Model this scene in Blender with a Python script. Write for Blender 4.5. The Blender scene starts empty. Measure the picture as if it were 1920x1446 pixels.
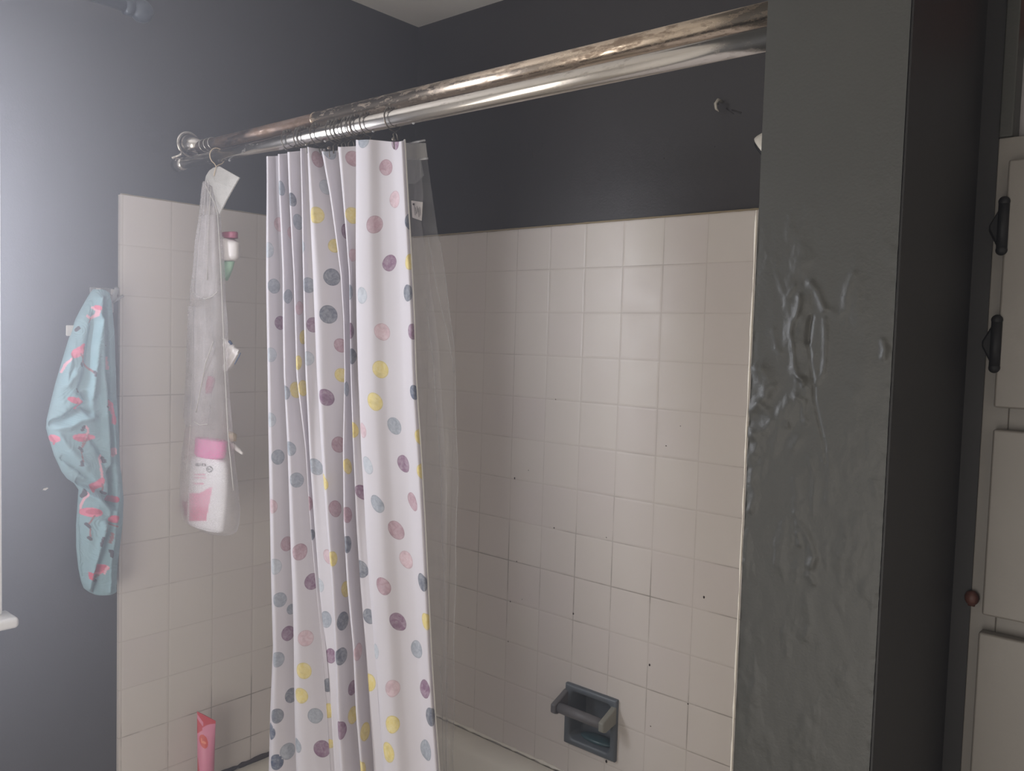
import bpy, bmesh, math, random
from mathutils import Vector, noise
C = bpy.context.scene.collection
T = 0.11            # one wall tile, metres; places below are counted in tiles from the tub corner
Z0 = 1.70           # height of the top edge of the tiling
random.seed(4)

# ------------------------------------------------------------------ camera
CP = (16.8277, -15.3318, -2.6201); YAW, PIT, ROL, F = 0.710959, -0.0560829, -0.0295232, 1575.655
def _mm(A, B): return [[sum(A[i][k]*B[k][j] for k in range(3)) for j in range(3)] for i in range(3)]
_a, _b, _c = YAW, PIT, ROL
_R = _mm(_mm([[math.cos(_a), -math.sin(_a), 0], [math.sin(_a), math.cos(_a), 0], [0, 0, 1]],
             [[1, 0, 0], [0, math.cos(_b), -math.sin(_b)], [0, math.sin(_b), math.cos(_b)]]),
         [[math.cos(_c), 0, math.sin(_c)], [0, 1, 0], [-math.sin(_c), 0, math.cos(_c)]])
def at(px, py, axis, val):
    'the point of a real plane (x, y or z = val) that a spot of the photograph shows, in tiles'
    l = ((px-960)/F, 1.0, -(py-723)/F)
    d = [sum(_R[i][k]*l[k] for k in range(3)) for i in range(3)]
    t = (val-CP[axis])/d[axis]
    return [CP[i]+d[i]*t for i in range(3)]
def seen(P):
    q = [P[i]-CP[i] for i in range(3)]
    c = [sum(q[i]*_R[i][k] for i in range(3)) for k in range(3)]
    return 960+F*c[0]/c[1], 723-F*c[2]/c[1]
def W(x, y=None, z=None):
    if y is None: x, y, z = x
    return Vector((x*T, y*T, Z0+z*T))

# ------------------------------------------------------------------ materials
def srgb(r, g, b):
    f = lambda c: (c/255/12.92) if c/255 <= .04045 else ((c/255+.055)/1.055)**2.4
    return (f(r), f(g), f(b), 1)
class Mat:
    def __init__(s, name):
        s.m = bpy.data.materials.new(name); s.m.use_nodes = True
        s.t = s.m.node_tree; s.n = s.t.nodes; s.l = s.t.links
        s.b = s.n['Principled BSDF']; s.out = s.n['Material Output']
    def node(s, typ, **kw):
        n = s.n.new(typ)
        for k, v in kw.items():
            if k.startswith('_'): setattr(n, k[1:], v)
        for k, v in kw.items():
            if not k.startswith('_'): s.put(n, k, v)
        return n
    def put(s, n, k, v):
        i = n.inputs[int(k[1:])] if (k[0] == 'i' and k[1:].isdigit()) else n.inputs[k]
        if hasattr(v, 'is_output') or isinstance(v, bpy.types.NodeSocket): s.l.new(v, i)
        else: i.default_value = v
    def math(s, op, a, b=0.0, c=0.0):
        n = s.n.new('ShaderNodeMath'); n.operation = op
        for k, v in enumerate((a, b, c)):
            if isinstance(v, bpy.types.NodeSocket): s.l.new(v, n.inputs[k])
            else: n.inputs[k].default_value = v
        return n.outputs[0]
    def mix(s, f, a, b):
        n = s.n.new('ShaderNodeMix'); n.data_type = 'RGBA'
        for k, v in ((0, f), (6, a), (7, b)):
            if isinstance(v, bpy.types.NodeSocket): s.l.new(v, n.inputs[k])
            else: n.inputs[k].default_value = v
        return n.outputs[2]
    def ramp(s, f, stops):
        n = s.n.new('ShaderNodeValToRGB'); s.l.new(f, n.inputs[0]); e = n.color_ramp.elements
        while len(e) < len(stops): e.new(.5)
        for k, (p, c) in enumerate(stops): e[k].position = p; e[k].color = c if not isinstance(c, (int, float)) else (c, c, c, 1)
        return n.outputs[0]
    def coords(s):
        g = s.node('ShaderNodeNewGeometry'); return g.outputs['Position']
    def noise(s, vec, scale, detail=3.0, rough=.5, dist=0.0):
        n = s.node('ShaderNodeTexNoise', Scale=scale, Detail=detail, Roughness=rough, Distortion=dist)
        s.l.new(vec, n.inputs['Vector']); return n.outputs['Fac']
    def bump(s, h, strength=.3, dist=.001):
        n = s.node('ShaderNodeBump', Strength=strength, Distance=dist); s.l.new(h, n.inputs['Height'])
        s.l.new(n.outputs[0], s.b.inputs['Normal']); return n
    def set(s, **kw):
        names = {'rough': 'Roughness', 'metal': 'Metallic', 'spec': 'Specular IOR Level', 'col': 'Base Color', 'trans': 'Transmission Weight', 'alpha': 'Alpha', 'ior': 'IOR'}
        for k, v in kw.items(): s.put(s.b, names[k], v)
        return s

def paint(name, col, rough=.5, grain=.25, tint=.06, spec=.4, gscale=260):
    m = Mat(name); P = m.coords()
    n1 = m.noise(P, 7, 4); n2 = m.noise(P, gscale, 3, .6)
    c = srgb(*col); d = tuple(x*(1-2.2*tint) for x in c[:3])+(1,); e = tuple(min(1, x*(1+2.2*tint)) for x in c[:3])+(1,)
    m.set(col=m.mix(n1, d, e), rough=rough, spec=spec)
    if grain: m.bump(n2, grain, .0006)
    return m

def wall_paint():
    m = paint('dark_grey_wall_paint', (53, 50, 51), .42, .5, .05, .5)
    return m
WALL = wall_paint().m
PILLAR = paint('grey_green_gloss_paint', (55, 55, 51), .5, .5, .06, .45, 300).m
SHADEPAINT = paint('charcoal_shaded_paint', (31, 30, 30), .55, .3, .05, .4).m  # dark paint, with the shade of the recess mixed into its colour
CEIL = paint('ceiling_white', (240, 236, 230), .8, .3, .03, .2).m
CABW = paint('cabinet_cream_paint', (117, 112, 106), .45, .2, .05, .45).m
TRIMW = paint('trim_white_gloss', (226, 224, 220), .35, .1, .02, .5).m
BLACKM = paint('black_hardware', (20, 20, 21), .55, .2, .1, .25).m
BROWN = paint('brown_catch', (76, 42, 32), .5, .2, .1, .4).m
FLOORM = paint('floor_vinyl', (178, 170, 160), .5, .1, .05, .4).m
ENAM = paint('tub_enamel', (226, 220, 208), .22, .05, .04, .5, 60).m
PALE = paint('pale_plastic', (190, 184, 172), .35, .1, .04, .5).m
DARKROD = paint('blue_grey_metal', (62, 70, 80), .35, .1, .05, .5).m
GREYBOX = paint('grey_box_plastic', (138, 134, 134), .5, .2, .05, .4).m
RUSTCL = paint('rust_red_cloth', (128, 62, 48), .9, .6, .1, .1).m
CHIP = paint('bare_plaster', (214, 208, 200), .8, .5, .05, .2).m

def tile_mat():
    m = Mat('pinkish_wall_tile'); P = m.coords()
    uv = m.node('ShaderNodeUVMap'); uv.uv_map = 'UVMap'
    sp = m.node('ShaderNodeSeparateXYZ'); m.l.new(uv.outputs[0], sp.inputs[0])
    def edge(s, w0, w1):
        f = m.math('FRACT', s); a = m.math('ABSOLUTE', m.math('SUBTRACT', f, .5)); d = m.math('SUBTRACT', .5, a)
        n = m.node('ShaderNodeMapRange', i1=w0, i2=w1, i3=1.0, i4=0.0); m.l.new(d, n.inputs[0]); return n.outputs[0], d
    gx, dx = edge(sp.outputs[0], .006, .016); gy, dy = edge(sp.outputs[1], .006, .016)
    g = m.math('MAXIMUM', gx, gy)
    dark = m.ramp(m.noise(P, 3.3, 5, .68, .4), [(.48, .06), (.66, .95)])
    low = m.node('ShaderNodeMapRange', i1=.25, i2=1.15, i3=1.0, i4=.3)
    zz = m.node('ShaderNodeSeparateXYZ'); m.l.new(P, zz.inputs[0]); m.l.new(zz.outputs[2], low.inputs[0])
    hz = m.node('ShaderNodeMapRange', i1=.006, i2=.012, i3=1.0, i4=.45); m.l.new(dy, hz.inputs[0])
    amt = m.math('MULTIPLY', m.math('MULTIPLY', g, dark), low.outputs[0])
    amt = m.math('MINIMUM', amt, .75)
    wn = m.node('ShaderNodeTexWhiteNoise'); wn.noise_dimensions = '2D'
    fl = m.node('ShaderNodeVectorMath'); fl.operation = 'FLOOR'; m.l.new(uv.outputs[0], fl.inputs[0]); m.l.new(fl.outputs[0], wn.inputs[0])
    base = m.mix(wn.outputs[0], srgb(210, 200, 197), srgb(215, 207, 201))
    base = m.mix(m.noise(P, 9, 4), base, srgb(210, 203, 195))
    base = m.mix(m.math('MULTIPLY', g, .35), base, srgb(184, 174, 164))
    col = m.mix(amt, base, srgb(70, 58, 46))
    m.set(col=col, rough=m.ramp(m.noise(P, 14, 3), [(.3, .3), (.7, .42)]), spec=.42)
    h = m.node('ShaderNodeMapRange', i1=0.0, i2=.045, i3=0.0, i4=1.0)
    m.l.new(m.math('MINIMUM', dx, dy), h.inputs[0])
    hh = m.math('ADD', h.outputs[0], m.math('MULTIPLY', m.noise(P, 60, 2), .18))
    m.bump(hh, .45, .0010)
    return m.m
TILE = tile_mat()
GROUT = paint('yellowed_caulk', (150, 136, 112), .7, .5, .15, .2).m
MOULD = paint('black_mildew_caulk', (52, 40, 34), .8, .5, .25, .2).m

def chrome(name, col, rust=.0, rust_at=(.5, .62), rough=.22):
    m = Mat(name); P = m.coords()
    mp = m.node('ShaderNodeMapping'); m.l.new(P, mp.inputs[0]); mp.inputs['Scale'].default_value = (.35, 1, 1)
    f = m.noise(mp.outputs[0], 120, 6, .75); f2 = m.noise(mp.outputs[0], 30, 3)
    r = m.ramp(m.math('ADD', m.math('MULTIPLY', f, .6), m.math('MULTIPLY', f2, .4)), [(rust_at[0], 0.0), (rust_at[1], 1.0)])
    r = m.math('MULTIPLY', r, rust)
    m.set(col=m.mix(r, srgb(*col), srgb(98, 72, 48)), metal=m.math('SUBTRACT', 1.0, m.math('MULTIPLY', r, .7)),
          rough=m.math('ADD', rough, m.math('MULTIPLY', r, .35)))
    m.bump(f, .05, .0003)
    return m.m
CHROME = chrome('worn_chrome', (208, 203, 197), .3, (.56, .64), .2)
RUSTROD = chrome('rust_stained_chrome', (204, 188, 170), .7, (.52, .62), .26)
OLDROD = chrome('dull_brown_tube', (128, 112, 104), .8, (.42, .58), .34)
WIRE = chrome('hook_wire', (98, 94, 88), .5, (.5, .6), .3)

def curtain_mat():
    m = Mat('dotted_curtain_cloth')
    uv = m.node('ShaderNodeUVMap'); uv.uv_map = 'UVMap'
    su = m.node('ShaderNodeSeparateXYZ'); m.l.new(uv.outputs[0], su.inputs[0])
    ac = m.node('ShaderNodeAttribute'); ac.attribute_name = 'dot_place'
    sc = m.node('ShaderNodeSeparateXYZ'); m.l.new(ac.outputs['Vector'], sc.inputs[0])
    col = m.node('ShaderNodeAttribute'); col.attribute_name = 'dot_colour'
    dx = m.math('SUBTRACT', su.outputs[0], sc.outputs[0]); dy = m.math('SUBTRACT', su.outputs[1], sc.outputs[1])
    d = m.math('SQRT', m.math('ADD', m.math('MULTIPLY', dx, dx), m.math('MULTIPLY', dy, dy)))
    wob = m.math('MULTIPLY', m.math('SUBTRACT', m.noise(uv.outputs[0], 40, 2), .5), .0022)
    q = m.math('DIVIDE', m.math('ADD', d, wob), m.math('MAXIMUM', sc.outputs[2], .0001))
    ins = m.node('ShaderNodeMapRange', i1=.96, i2=1.02, i3=1.0, i4=0.0); m.l.new(q, ins.inputs[0])
    rim = m.ramp(q, [(.0, .0), (.86, .0), (.95, .5), (1.0, .6)])
    wash = m.ramp(m.noise(uv.outputs[0], 95, 4, .62, 1.4), [(.32, .0), (.68, .75)])
    light = m.mix(.5, col.outputs['Color'], (1, 1, 1, 1))
    dark = m.mix(.45, col.outputs['Color'], srgb(60, 55, 66))
    c = m.mix(m.math('MULTIPLY', wash, .7), col.outputs['Color'], light)
    c = m.mix(m.math('MULTIPLY', m.ramp(m.noise(uv.outputs[0], 60, 3), [(.5, 0.0), (.75, 1.0)]), .45), c, dark)
    c = m.mix(m.math('MULTIPLY', rim, .7), c, dark)
    base = m.mix(ins.outputs[0], srgb(213, 208, 212), c)
    m.set(col=base, rough=.75, spec=.2)
    w = m.node('ShaderNodeTexWave', Scale=900.0); m.l.new(uv.outputs[0], w.inputs['Vector'])
    m.bump(m.noise(uv.outputs[0], 1400, 2), .12, .0003)
    tr = m.node('ShaderNodeBsdfTranslucent'); m.l.new(base, tr.inputs['Color'])
    mx = m.node('ShaderNodeMixShader'); mx.inputs[0].default_value = .38
    m.l.new(m.b.outputs[0], mx.inputs[1]); m.l.new(tr.outputs[0], mx.inputs[2]); m.l.new(mx.outputs[0], m.out.inputs[0])
    return m.m
CURT = curtain_mat()

def film(name, col, opac, rough=.2, weave=0, gloss=.1):
    'thin see-through sheet: mostly clear, a little milky, a little shiny'
    m = Mat(name); P = m.coords()
    m.set(col=srgb(*col), rough=.6, spec=.3)
    tp = m.node('ShaderNodeBsdfTransparent'); gl = m.node('ShaderNodeBsdfGlossy', Roughness=rough)
    tl = m.node('ShaderNodeBsdfTranslucent', Color=srgb(*col))
    md = m.node('ShaderNodeMixShader'); md.inputs[0].default_value = .4
    m.l.new(m.b.outputs[0], md.inputs[1]); m.l.new(tl.outputs[0], md.inputs[2])
    f = m.math('MULTIPLY', m.ramp(m.noise(P, 22, 3), [(.3, .75), (.7, 1.15)]), opac)
    if weave:
        at_ = m.node('ShaderNodeUVMap'); at_.uv_map = 'UVMap'
        v = m.node('ShaderNodeTexVoronoi', Scale=float(weave)); m.l.new(at_.outputs[0], v.inputs['Vector'])
        hole = m.ramp(v.outputs['Distance'], [(.25, .55), (.5, 1.25)])
        f = m.math('MULTIPLY', f, hole)
    f = m.math('MINIMUM', f, 1.0)
    m1 = m.node('ShaderNodeMixShader'); m.l.new(f, m1.inputs[0]); m.l.new(tp.outputs[0], m1.inputs[1]); m.l.new(md.outputs[0], m1.inputs[2])
    lw = m.node('ShaderNodeLayerWeight', Blend=.25)
    gf = m.math('MULTIPLY', lw.outputs['Fresnel'], gloss)
    m2 = m.node('ShaderNodeMixShader'); m.l.new(gf, m2.inputs[0]); m.l.new(m1.outputs[0], m2.inputs[1]); m.l.new(gl.outputs[0], m2.inputs[2])
    m.l.new(m2.outputs[0], m.out.inputs[0])
    return m.m
LINER = film('clear_vinyl', (206, 206, 206), .20, .15, 0, .5)
LINERHEM = film('clear_vinyl_doubled', (188, 186, 180), .62, .2, 0, .4)
LINERFOLD = film('clear_vinyl_folded', (176, 178, 176), .38, .15, 0, .5)
NET = film('white_net_fabric', (222, 216, 216), .36, .5, 1500, .05)
NETFLAP = film('white_fabric_flap', (214, 210, 204), .88, .5, 1500, .05)
CLEARHOOK = film('clear_plastic', (226, 226, 226), .45, .08, 0, .9)

def vcol(name, rough=.7, spec=.3, bump_s=0, bscale=400, translu=0):
    m = Mat(name); a = m.node('ShaderNodeAttribute'); a.attribute_name = 'print_colour'
    P = m.coords(); n = m.noise(P, 30, 3)
    c = m.mix(m.math('MULTIPLY', n, .08), a.outputs['Color'], (.9, .9, .9, 1))
    m.set(col=c, rough=rough, spec=spec)
    if bump_s: m.bump(m.noise(P, bscale, 3, .6), bump_s, .0007)
    return m.m
TOWELM = vcol('flamingo_muslin', .9, .1, .7, 500)
PRINTED = vcol('printed_plastic', .35, .45)
PINKCAP = paint('pink_cap', (226, 96, 168), .35, .05, .03, .5).m
REDTUBE = vcol('printed_tube_film', .38, .45)
OFFWHITE = paint('off_white_plastic', (215, 208, 204), .4, .1, .04, .45).m
BEIGE = paint('beige_plastic', (198, 178, 150), .5, .1, .05, .4).m
GREENP = paint('pale_green_plastic', (160, 196, 170), .4, .1, .05, .4).m
BLUEP = paint('dark_blue_plastic', (60, 76, 108), .4, .1, .05, .4).m
MAROON = paint('wine_red_plastic', (140, 62, 84), .4, .1, .05, .4).m
LABELW = paint('white_label', (206, 202, 196), .7, .2, .03, .2).m
INK = paint('label_ink', (70, 66, 68), .7, .0, .05, .2).m
DISH = paint('grey_painted_ceramic', (92, 98, 104), .38, .35, .16, .5, 120).m
DISHBAR = paint('grey_worn_bar', (104, 102, 104), .45, .3, .15, .45, 120).m
PALEKNOB = paint('pale_bar_end', (136, 135, 126), .5, .3, .08, .4).m
TEAL = paint('teal_soap_film', (60, 84, 90), .3, .2, .2, .5).m
GLASSM = Mat('window_glass'); GLASSM.set(col=(1, 1, 1, 1), rough=.05, trans=1.0, ior=1.1); GLASSM = GLASSM.m
SOIL = paint('outside_ground', (120, 124, 112), .9, .2, .1, .1).m

# ------------------------------------------------------------------ builders
def mesh_obj(name, verts, faces, mat=None, parent=None, smooth=False, uvs=None):
    me = bpy.data.meshes.new(name); me.from_pydata([tuple(v) for v in verts], [], faces); me.update()
    if smooth: me.polygons.foreach_set('use_smooth', [True]*len(me.polygons))
    if uvs:
        u = me.uv_layers.new(name='UVMap')
        for lp in me.loops: u.data[lp.index].uv = uvs[lp.vertex_index]
    o = bpy.data.objects.new(name, me); C.objects.link(o)
    if mat: me.materials.append(mat)
    if parent: attach(o, parent)
    return o
def attach(o, parent):
    o.parent = parent
    bpy.context.view_layer.update()
    o.matrix_parent_inverse = parent.matrix_world.inverted()
def tag(o, label=None, cat=None, group=None, kind=None):
    if label: o['label'] = label
    if cat: o['category'] = cat
    if group: o['group'] = group
    if kind: o['kind'] = kind
    return o
def empty(name, loc, label, cat, group=None, kind=None):
    o = bpy.data.objects.new(name, None); C.objects.link(o); o.location = loc; o.empty_display_size = .03
    return tag(o, label, cat, group, kind)
class MB:
    def __init__(s): s.v = []; s.f = []
    def box(s, a, b):
        'box between corners in tiles'
        n = len(s.v); x = sorted((a[0], b[0])); y = sorted((a[1], b[1])); z = sorted((a[2], b[2]))
        for k in range(8): s.v.append(W(x[k & 1], y[(k >> 1) & 1], z[k >> 2]))
        for f in ((0, 2, 3, 1), (4, 5, 7, 6), (0, 1, 5, 4), (2, 6, 7, 3), (0, 4, 6, 2), (1, 3, 7, 5)): s.f.append(tuple(n+i for i in f))
        return s
    def tube(s, pts, r, seg=12, cap=True):
        'tube through points (metres); r a number or list'
        pts = [Vector(p) for p in pts]; n0 = len(s.v); N = len(pts)
        t = [(pts[min(i+1, N-1)]-pts[max(i-1, 0)]).normalized() for i in range(N)]
        up = Vector((0, 0, 1)) if abs(t[0].z) < .9 else Vector((1, 0, 0))
        u = t[0].cross(up).normalized()
        for i in range(N):
            u = (u-t[i]*u.dot(t[i])).normalized(); w = t[i].cross(u); rr = r[i] if isinstance(r, (list, tuple)) else r
            for k in range(seg):
                a = 2*math.pi*k/seg; s.v.append(pts[i]+(u*math.cos(a)+w*math.sin(a))*rr)
        for i in range(N-1):
            for k in range(seg):
                a, b = n0+i*seg+k, n0+i*seg+(k+1) % seg; s.f.append((a, b, b+seg, a+seg))
        if cap:
            s.f.append(tuple(n0+k for k in range(seg))[::-1]); s.f.append(tuple(n0+(N-1)*seg+k for k in range(seg)))
        return s
    def ball(s, c, r, seg=12, rings=8, sc=(1, 1, 1)):
        n0 = len(s.v); c = Vector(c); s.v.append(c+Vector((0, 0, r*sc[2])))
        for i in range(1, rings):
            th = math.pi*i/rings
            for k in range(seg):
                a = 2*math.pi*k/seg
                s.v.append(c+Vector((r*sc[0]*math.sin(th)*math.cos(a), r*sc[1]*math.sin(th)*math.sin(a), r*sc[2]*math.cos(th))))
        s.v.append(c-Vector((0, 0, r*sc[2]))); last = len(s.v)-1
        for k in range(seg): s.f.append((n0, n0+1+k, n0+1+(k+1) % seg))
        for i in range(rings-2):
            for k in range(seg):
                a, b = n0+1+i*seg+k, n0+1+i*seg+(k+1) % seg; s.f.append((a, a+seg, b+seg, b))
        e = n0+1+(rings-2)*seg
        for k in range(seg): s.f.append((last, e+(k+1) % seg, e+k))
        return s
    def ring(s, c, axis, R, r, seg=28, rs=10):
        c = Vector(c); axis = Vector(axis).normalized(); u = axis.orthogonal().normalized(); w = axis.cross(u); n0 = len(s.v)
        for i in range(seg):
            a = 2*math.pi*i/seg; d = u*math.cos(a)+w*math.sin(a)
            for k in range(rs):
                b = 2*math.pi*k/rs; s.v.append(c+d*(R+r*math.cos(b))+axis*r*math.sin(b))
        for i in range(seg):
            for k in range(rs):
                s.f.append((n0+i*rs+k, n0+i*rs+(k+1) % rs, n0+((i+1) % seg)*rs+(k+1) % rs, n0+((i+1) % seg)*rs+k))
        return s
    def build(s, name, mat, parent=None, smooth=False, bevel=0, bseg=3):
        o = mesh_obj(name, s.v, s.f, mat, parent, smooth)
        bm = bmesh.new(); bm.from_mesh(o.data); bmesh.ops.recalc_face_normals(bm, faces=bm.faces); bm.to_mesh(o.data); bm.free()
        if bevel:
            b = o.modifiers.new('bevel', 'BEVEL'); b.width = bevel; b.segments = bseg; b.limit_method = 'ANGLE'
            o.data.polygons.foreach_set('use_smooth', [True]*len(o.data.polygons))
            wn = o.modifiers.new('wn', 'WEIGHTED_NORMAL'); wn.keep_sharp = True
        return o
def cr(P, t):
    'smooth curve through equally spaced numbers/tuples, t in 0..len-1'
    n = len(P)-1; i = max(0, min(n-1, int(math.floor(t)))); f = t-i
    a, b, c, d = P[max(i-1, 0)], P[i], P[i+1], P[min(i+2, n)]
    def g(a, b, c, d): return .5*((2*b)+(-a+c)*f+(2*a-5*b+4*c-d)*f*f+(-a+3*b-3*c+d)*f*f*f)
    return tuple(g(*q) for q in zip(a, b, c, d)) if isinstance(a, (tuple, list)) else g(a, b, c, d)
def lin(tab, x):
    if x <= tab[0][0]: return tab[0][1]
    for (x0, y0), (x1, y1) in zip(tab, tab[1:]):
        if x <= x1: return y0+(y1-y0)*(x-x0)/(x1-x0)
    return tab[-1][1]
def sstep(a, b, x):
    t = max(0, min(1, (x-a)/(b-a))); return t*t*(3-2*t)
def seg_d(p, a, b):
    ax, ay = a; bx, by = b; dx, dy = bx-ax, by-ay; L = dx*dx+dy*dy
    t = 0 if L == 0 else max(0, min(1, ((p[0]-ax)*dx+(p[1]-ay)*dy)/L))
    return math.hypot(p[0]-ax-dx*t, p[1]-ay-dy*t)
def paint_verts(o, cols):
    a = o.data.color_attributes.new('print_colour', 'FLOAT_COLOR', 'POINT')
    flat = []
    for c in cols: flat.extend(c)
    a.data.foreach_set('color', flat)

# ------------------------------------------------------------------ the room
FZ = -Z0/T            # floor
CZ = 5.52             # ceiling
XR, YF = 22.5, -25.0  # far sides of the room behind the camera
PX0, PX1, PY = 13.15, 14.48, -7.4   # end wall of the tub alcove
th = .09              # how proud the tiles stand of the painted walls
TUB = -12.64
def struct(mb, name, mat, **kw): return tag(mb.build(name, mat, **kw), kind='structure')
struct(MB().box((-2, YF-1, FZ), (XR+1, 2, FZ-1)), 'floor', FLOORM)
struct(MB().box((-2, YF-1, CZ), (XR+1, 2, CZ+1)), 'ceiling', CEIL)
# window opening in the left wall
WY0, WY1, WZ0, WZ1 = -17.2, -10.95, -7.9, 1.85
lw = MB()
lw.box((-1.2, WY1, FZ), (-th, .09, CZ)); lw.box((-1.2, YF, FZ), (-th, WY0, CZ))
lw.box((-1.2, WY0, FZ), (-th, WY1, WZ0)); lw.box((-1.2, WY0, WZ1), (-th, WY1, CZ))
struct(lw, 'wall_left', WALL)
# back wall with the cavity of the soap dish
DX0, DX1, DZ0, DZ1 = 5.58, 6.99, -11.87, -10.47
IX0, IX1, IZ0, IZ1 = DX0+.13, DX1-.13, DZ0+.13, DZ1-.13
bw = MB(); yb = (.09, 1.4)
bw.box((-1.2, yb[0], FZ), (IX0, yb[1], CZ)); bw.box((IX1, yb[0], FZ), (XR, yb[1], CZ))
bw.box((IX0, yb[0], FZ), (IX1, yb[1], IZ0)); bw.box((IX0, yb[0], IZ1), (IX1, yb[1], CZ))
struct(bw, 'wall_back', WALL)
struct(MB().box((XR, YF, FZ), (XR+1, 2, CZ)), 'wall_right', CEIL)
struct(MB().box((-1.2, YF-1, FZ), (XR+1, YF, CZ)), 'wall_front', CEIL)

# peeling end wall (the pillar): relief modelled on its narrow face
RIDGES = [ # (photo polyline, half width px, height mm)
 ([(1521, 530), (1532, 545), (1540, 566), (1546, 580)], 4.5, 2.6),
 ([(1500, 556), (1501, 575), (1494, 593), (1486, 606), (1483, 625), (1487, 650), (1489, 680), (1497, 705), (1505, 712)], 3.6, 2.6),
 ([(1521, 596), (1518, 612), (1515, 640)], 3.2, -3.2),
 ([(1515, 640), (1519, 665), (1522, 695), (1526, 722), (1527, 750), (1534, 785), (1545, 830), (1550, 870)], 2.2, -1.4),
 ([(1547, 600), (1548, 640), (1547, 680), (1543, 700), (1530, 718)], 3.6, 1.8),
 ([(1600, 515), (1592, 535), (1586, 560), (1584, 582), (1572, 590), (1560, 584)], 5, 1.5),
 ([(1500, 708), (1508, 712), (1508, 722)], 3, 2.4),
 ([(1495, 745), (1508, 752), (1506, 775), (1512, 790)], 4, 1.6),
 ([(1466, 770), (1480, 756), (1494, 748)], 8, 1.8),
 ([(1428, 690), (1440, 704), (1446, 722), (1436, 745), (1424, 755)], 8, 3.8),
 ([(1415, 690), (1424, 715), (1434, 728)], 6, 2.5),
 ([(1408, 770), (1420, 762), (1436, 770), (1444, 790), (1430, 808), (1412, 812)], 8, 3.4),
 ([(1412, 815), (1420, 830), (1418, 845)], 7, 2.8),
 ([(1405, 860), (1414, 878), (1410, 905), (1416, 930), (1408, 955)], 6, 2.2),
 ([(1656, 640), (1660, 655), (1657, 670)], 4, 2.4),
 ([(1612, 690), (1618, 720), (1608, 735)], 8, .9),
 ([(1548, 850), (1556, 900), (1552, 940)], 5, 1.0),
 ([(1490, 900), (1497, 930), (1492, 960)], 5, 1.1),
 ([(1500, 985), (1512, 1003), (1520, 1022), (1526, 1045), (1521, 1062)], 5.5, 2.6),
 ([(1496, 1000), (1500, 1020)], 4, 2.0),
 ([(1519, 1080), (1526, 1092)], 5, 1.8),
 ([(1512, 1120), (1520, 1170), (1514, 1200)], 5, .8),
 ([(1582, 980), (1590, 1010), (1583, 1040)], 6, .8),
 ([(1640, 905), (1644, 925)], 5, 1.2),
 ([(1598, 740), (1580, 800), (1590, 850)], 14, .6),
 ([(1450, 620), (1456, 650)], 3, .9), ([(1457, 655), (1463, 662)], 4, 1.2),
 ([(1484, 690), (1487, 702)], 3.5, 1.4), ([(1475, 793), (1477, 800)], 3, 1.4), ([(1480, 553), (1491, 536)], 2.2, 1.2),
 ([(1497, 825), (1488, 838)], 6, 1.3), ([(1520, 860), (1528, 900), (1524, 960)], 4, .9),
 ([(1545, 865), (1560, 880), (1568, 920)], 3, .7), ([(1610, 560), (1625, 640), (1620, 690)], 16, .5),
]
segs = []
for pl, w_, h_ in RIDGES:
    q = [at(a, b, 1, PY) for a, b in pl]; wt = w_*1.25/170.0
    zs = [p[2] for p in q]; segs.append((q, wt, h_, min(zs)-3*wt, max(zs)+3*wt))
def relief(x, z):
    d = 0
    for q, wt, h_, z0, z1 in segs:
        if z < z0 or z > z1: continue
        m = min(seg_d((x, z), (a[0], a[2]), (b[0], b[2])) for a, b in zip(q, q[1:]))
        if m < 3*wt:
            wob = 1+.35*noise.noise(Vector((x*12, z*12, h_)))
            d += .75*h_*math.exp(-(m/wt)**2*.9)*wob
    k = sstep(-.6, -2.0, z)*sstep(-8.5, -5.0, z)
    n = noise.fractal(Vector((x*3.2, 0, z*1.6)), 1.0, 2.0, 4)
    d += k*max(0, n-.12)*3.0*(1.0 if x < 14.0 else .6)
    d += .35*noise.noise(Vector((x*9, 3, z*5)))*k
    edge = min(x-PX0, PX1-x)
    d *= sstep(0, .10, edge) if z > -1.4 else 1
    d += (noise.noise(Vector((x*4, 9, z*14)))*.8 - .4)*sstep(.06, .0, edge)*k
    return d/1000.0
NX, NZ = 110, 760; z_lo, z_hi = -8.6, 1.6
pv = []; pf = []
for j in range(NZ+1):
    z = z_lo+(z_hi-z_lo)*j/NZ
    for i in range(NX+1):
        x = PX0+(PX1-PX0)*i/NX; v = W(x, PY, z); v.y -= relief(x, z); pv.append(v)
for j in range(NZ):
    for i in range(NX):
        a = j*(NX+1)+i; pf.append((a, a+1, a+NX+2, a+NX+1))
def add_quad(vs):
    n = len(pv); pv.extend(W(*v) for v in vs); pf.append(tuple(range(n, n+len(vs))))
for z0, z1 in ((FZ, z_lo), (z_hi, CZ)): add_quad([(PX0, PY, z0), (PX1, PY, z0), (PX1, PY, z1), (PX0, PY, z1)])
add_quad([(PX0, PY, FZ), (PX0, PY, CZ), (PX0, .09, CZ), (PX0, .09, FZ)])
add_quad([(PX0, .09, FZ), (PX0, .09, CZ), (PX1, .09, CZ), (PX1, .09, FZ)])
pw = mesh_obj('wall_end', pv, pf, PILLAR, smooth=False); tag(pw, kind='structure')
pw.data.polygons.foreach_set('use_smooth', [True]*(NX*NZ)+[False]*4)
# its room side: turned from the window, its shade put into a darker colour
struct(MB().box((PX1, PY+.02, FZ), (PX1+.02, .09, CZ)), 'wall_recess', SHADEPAINT)

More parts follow.
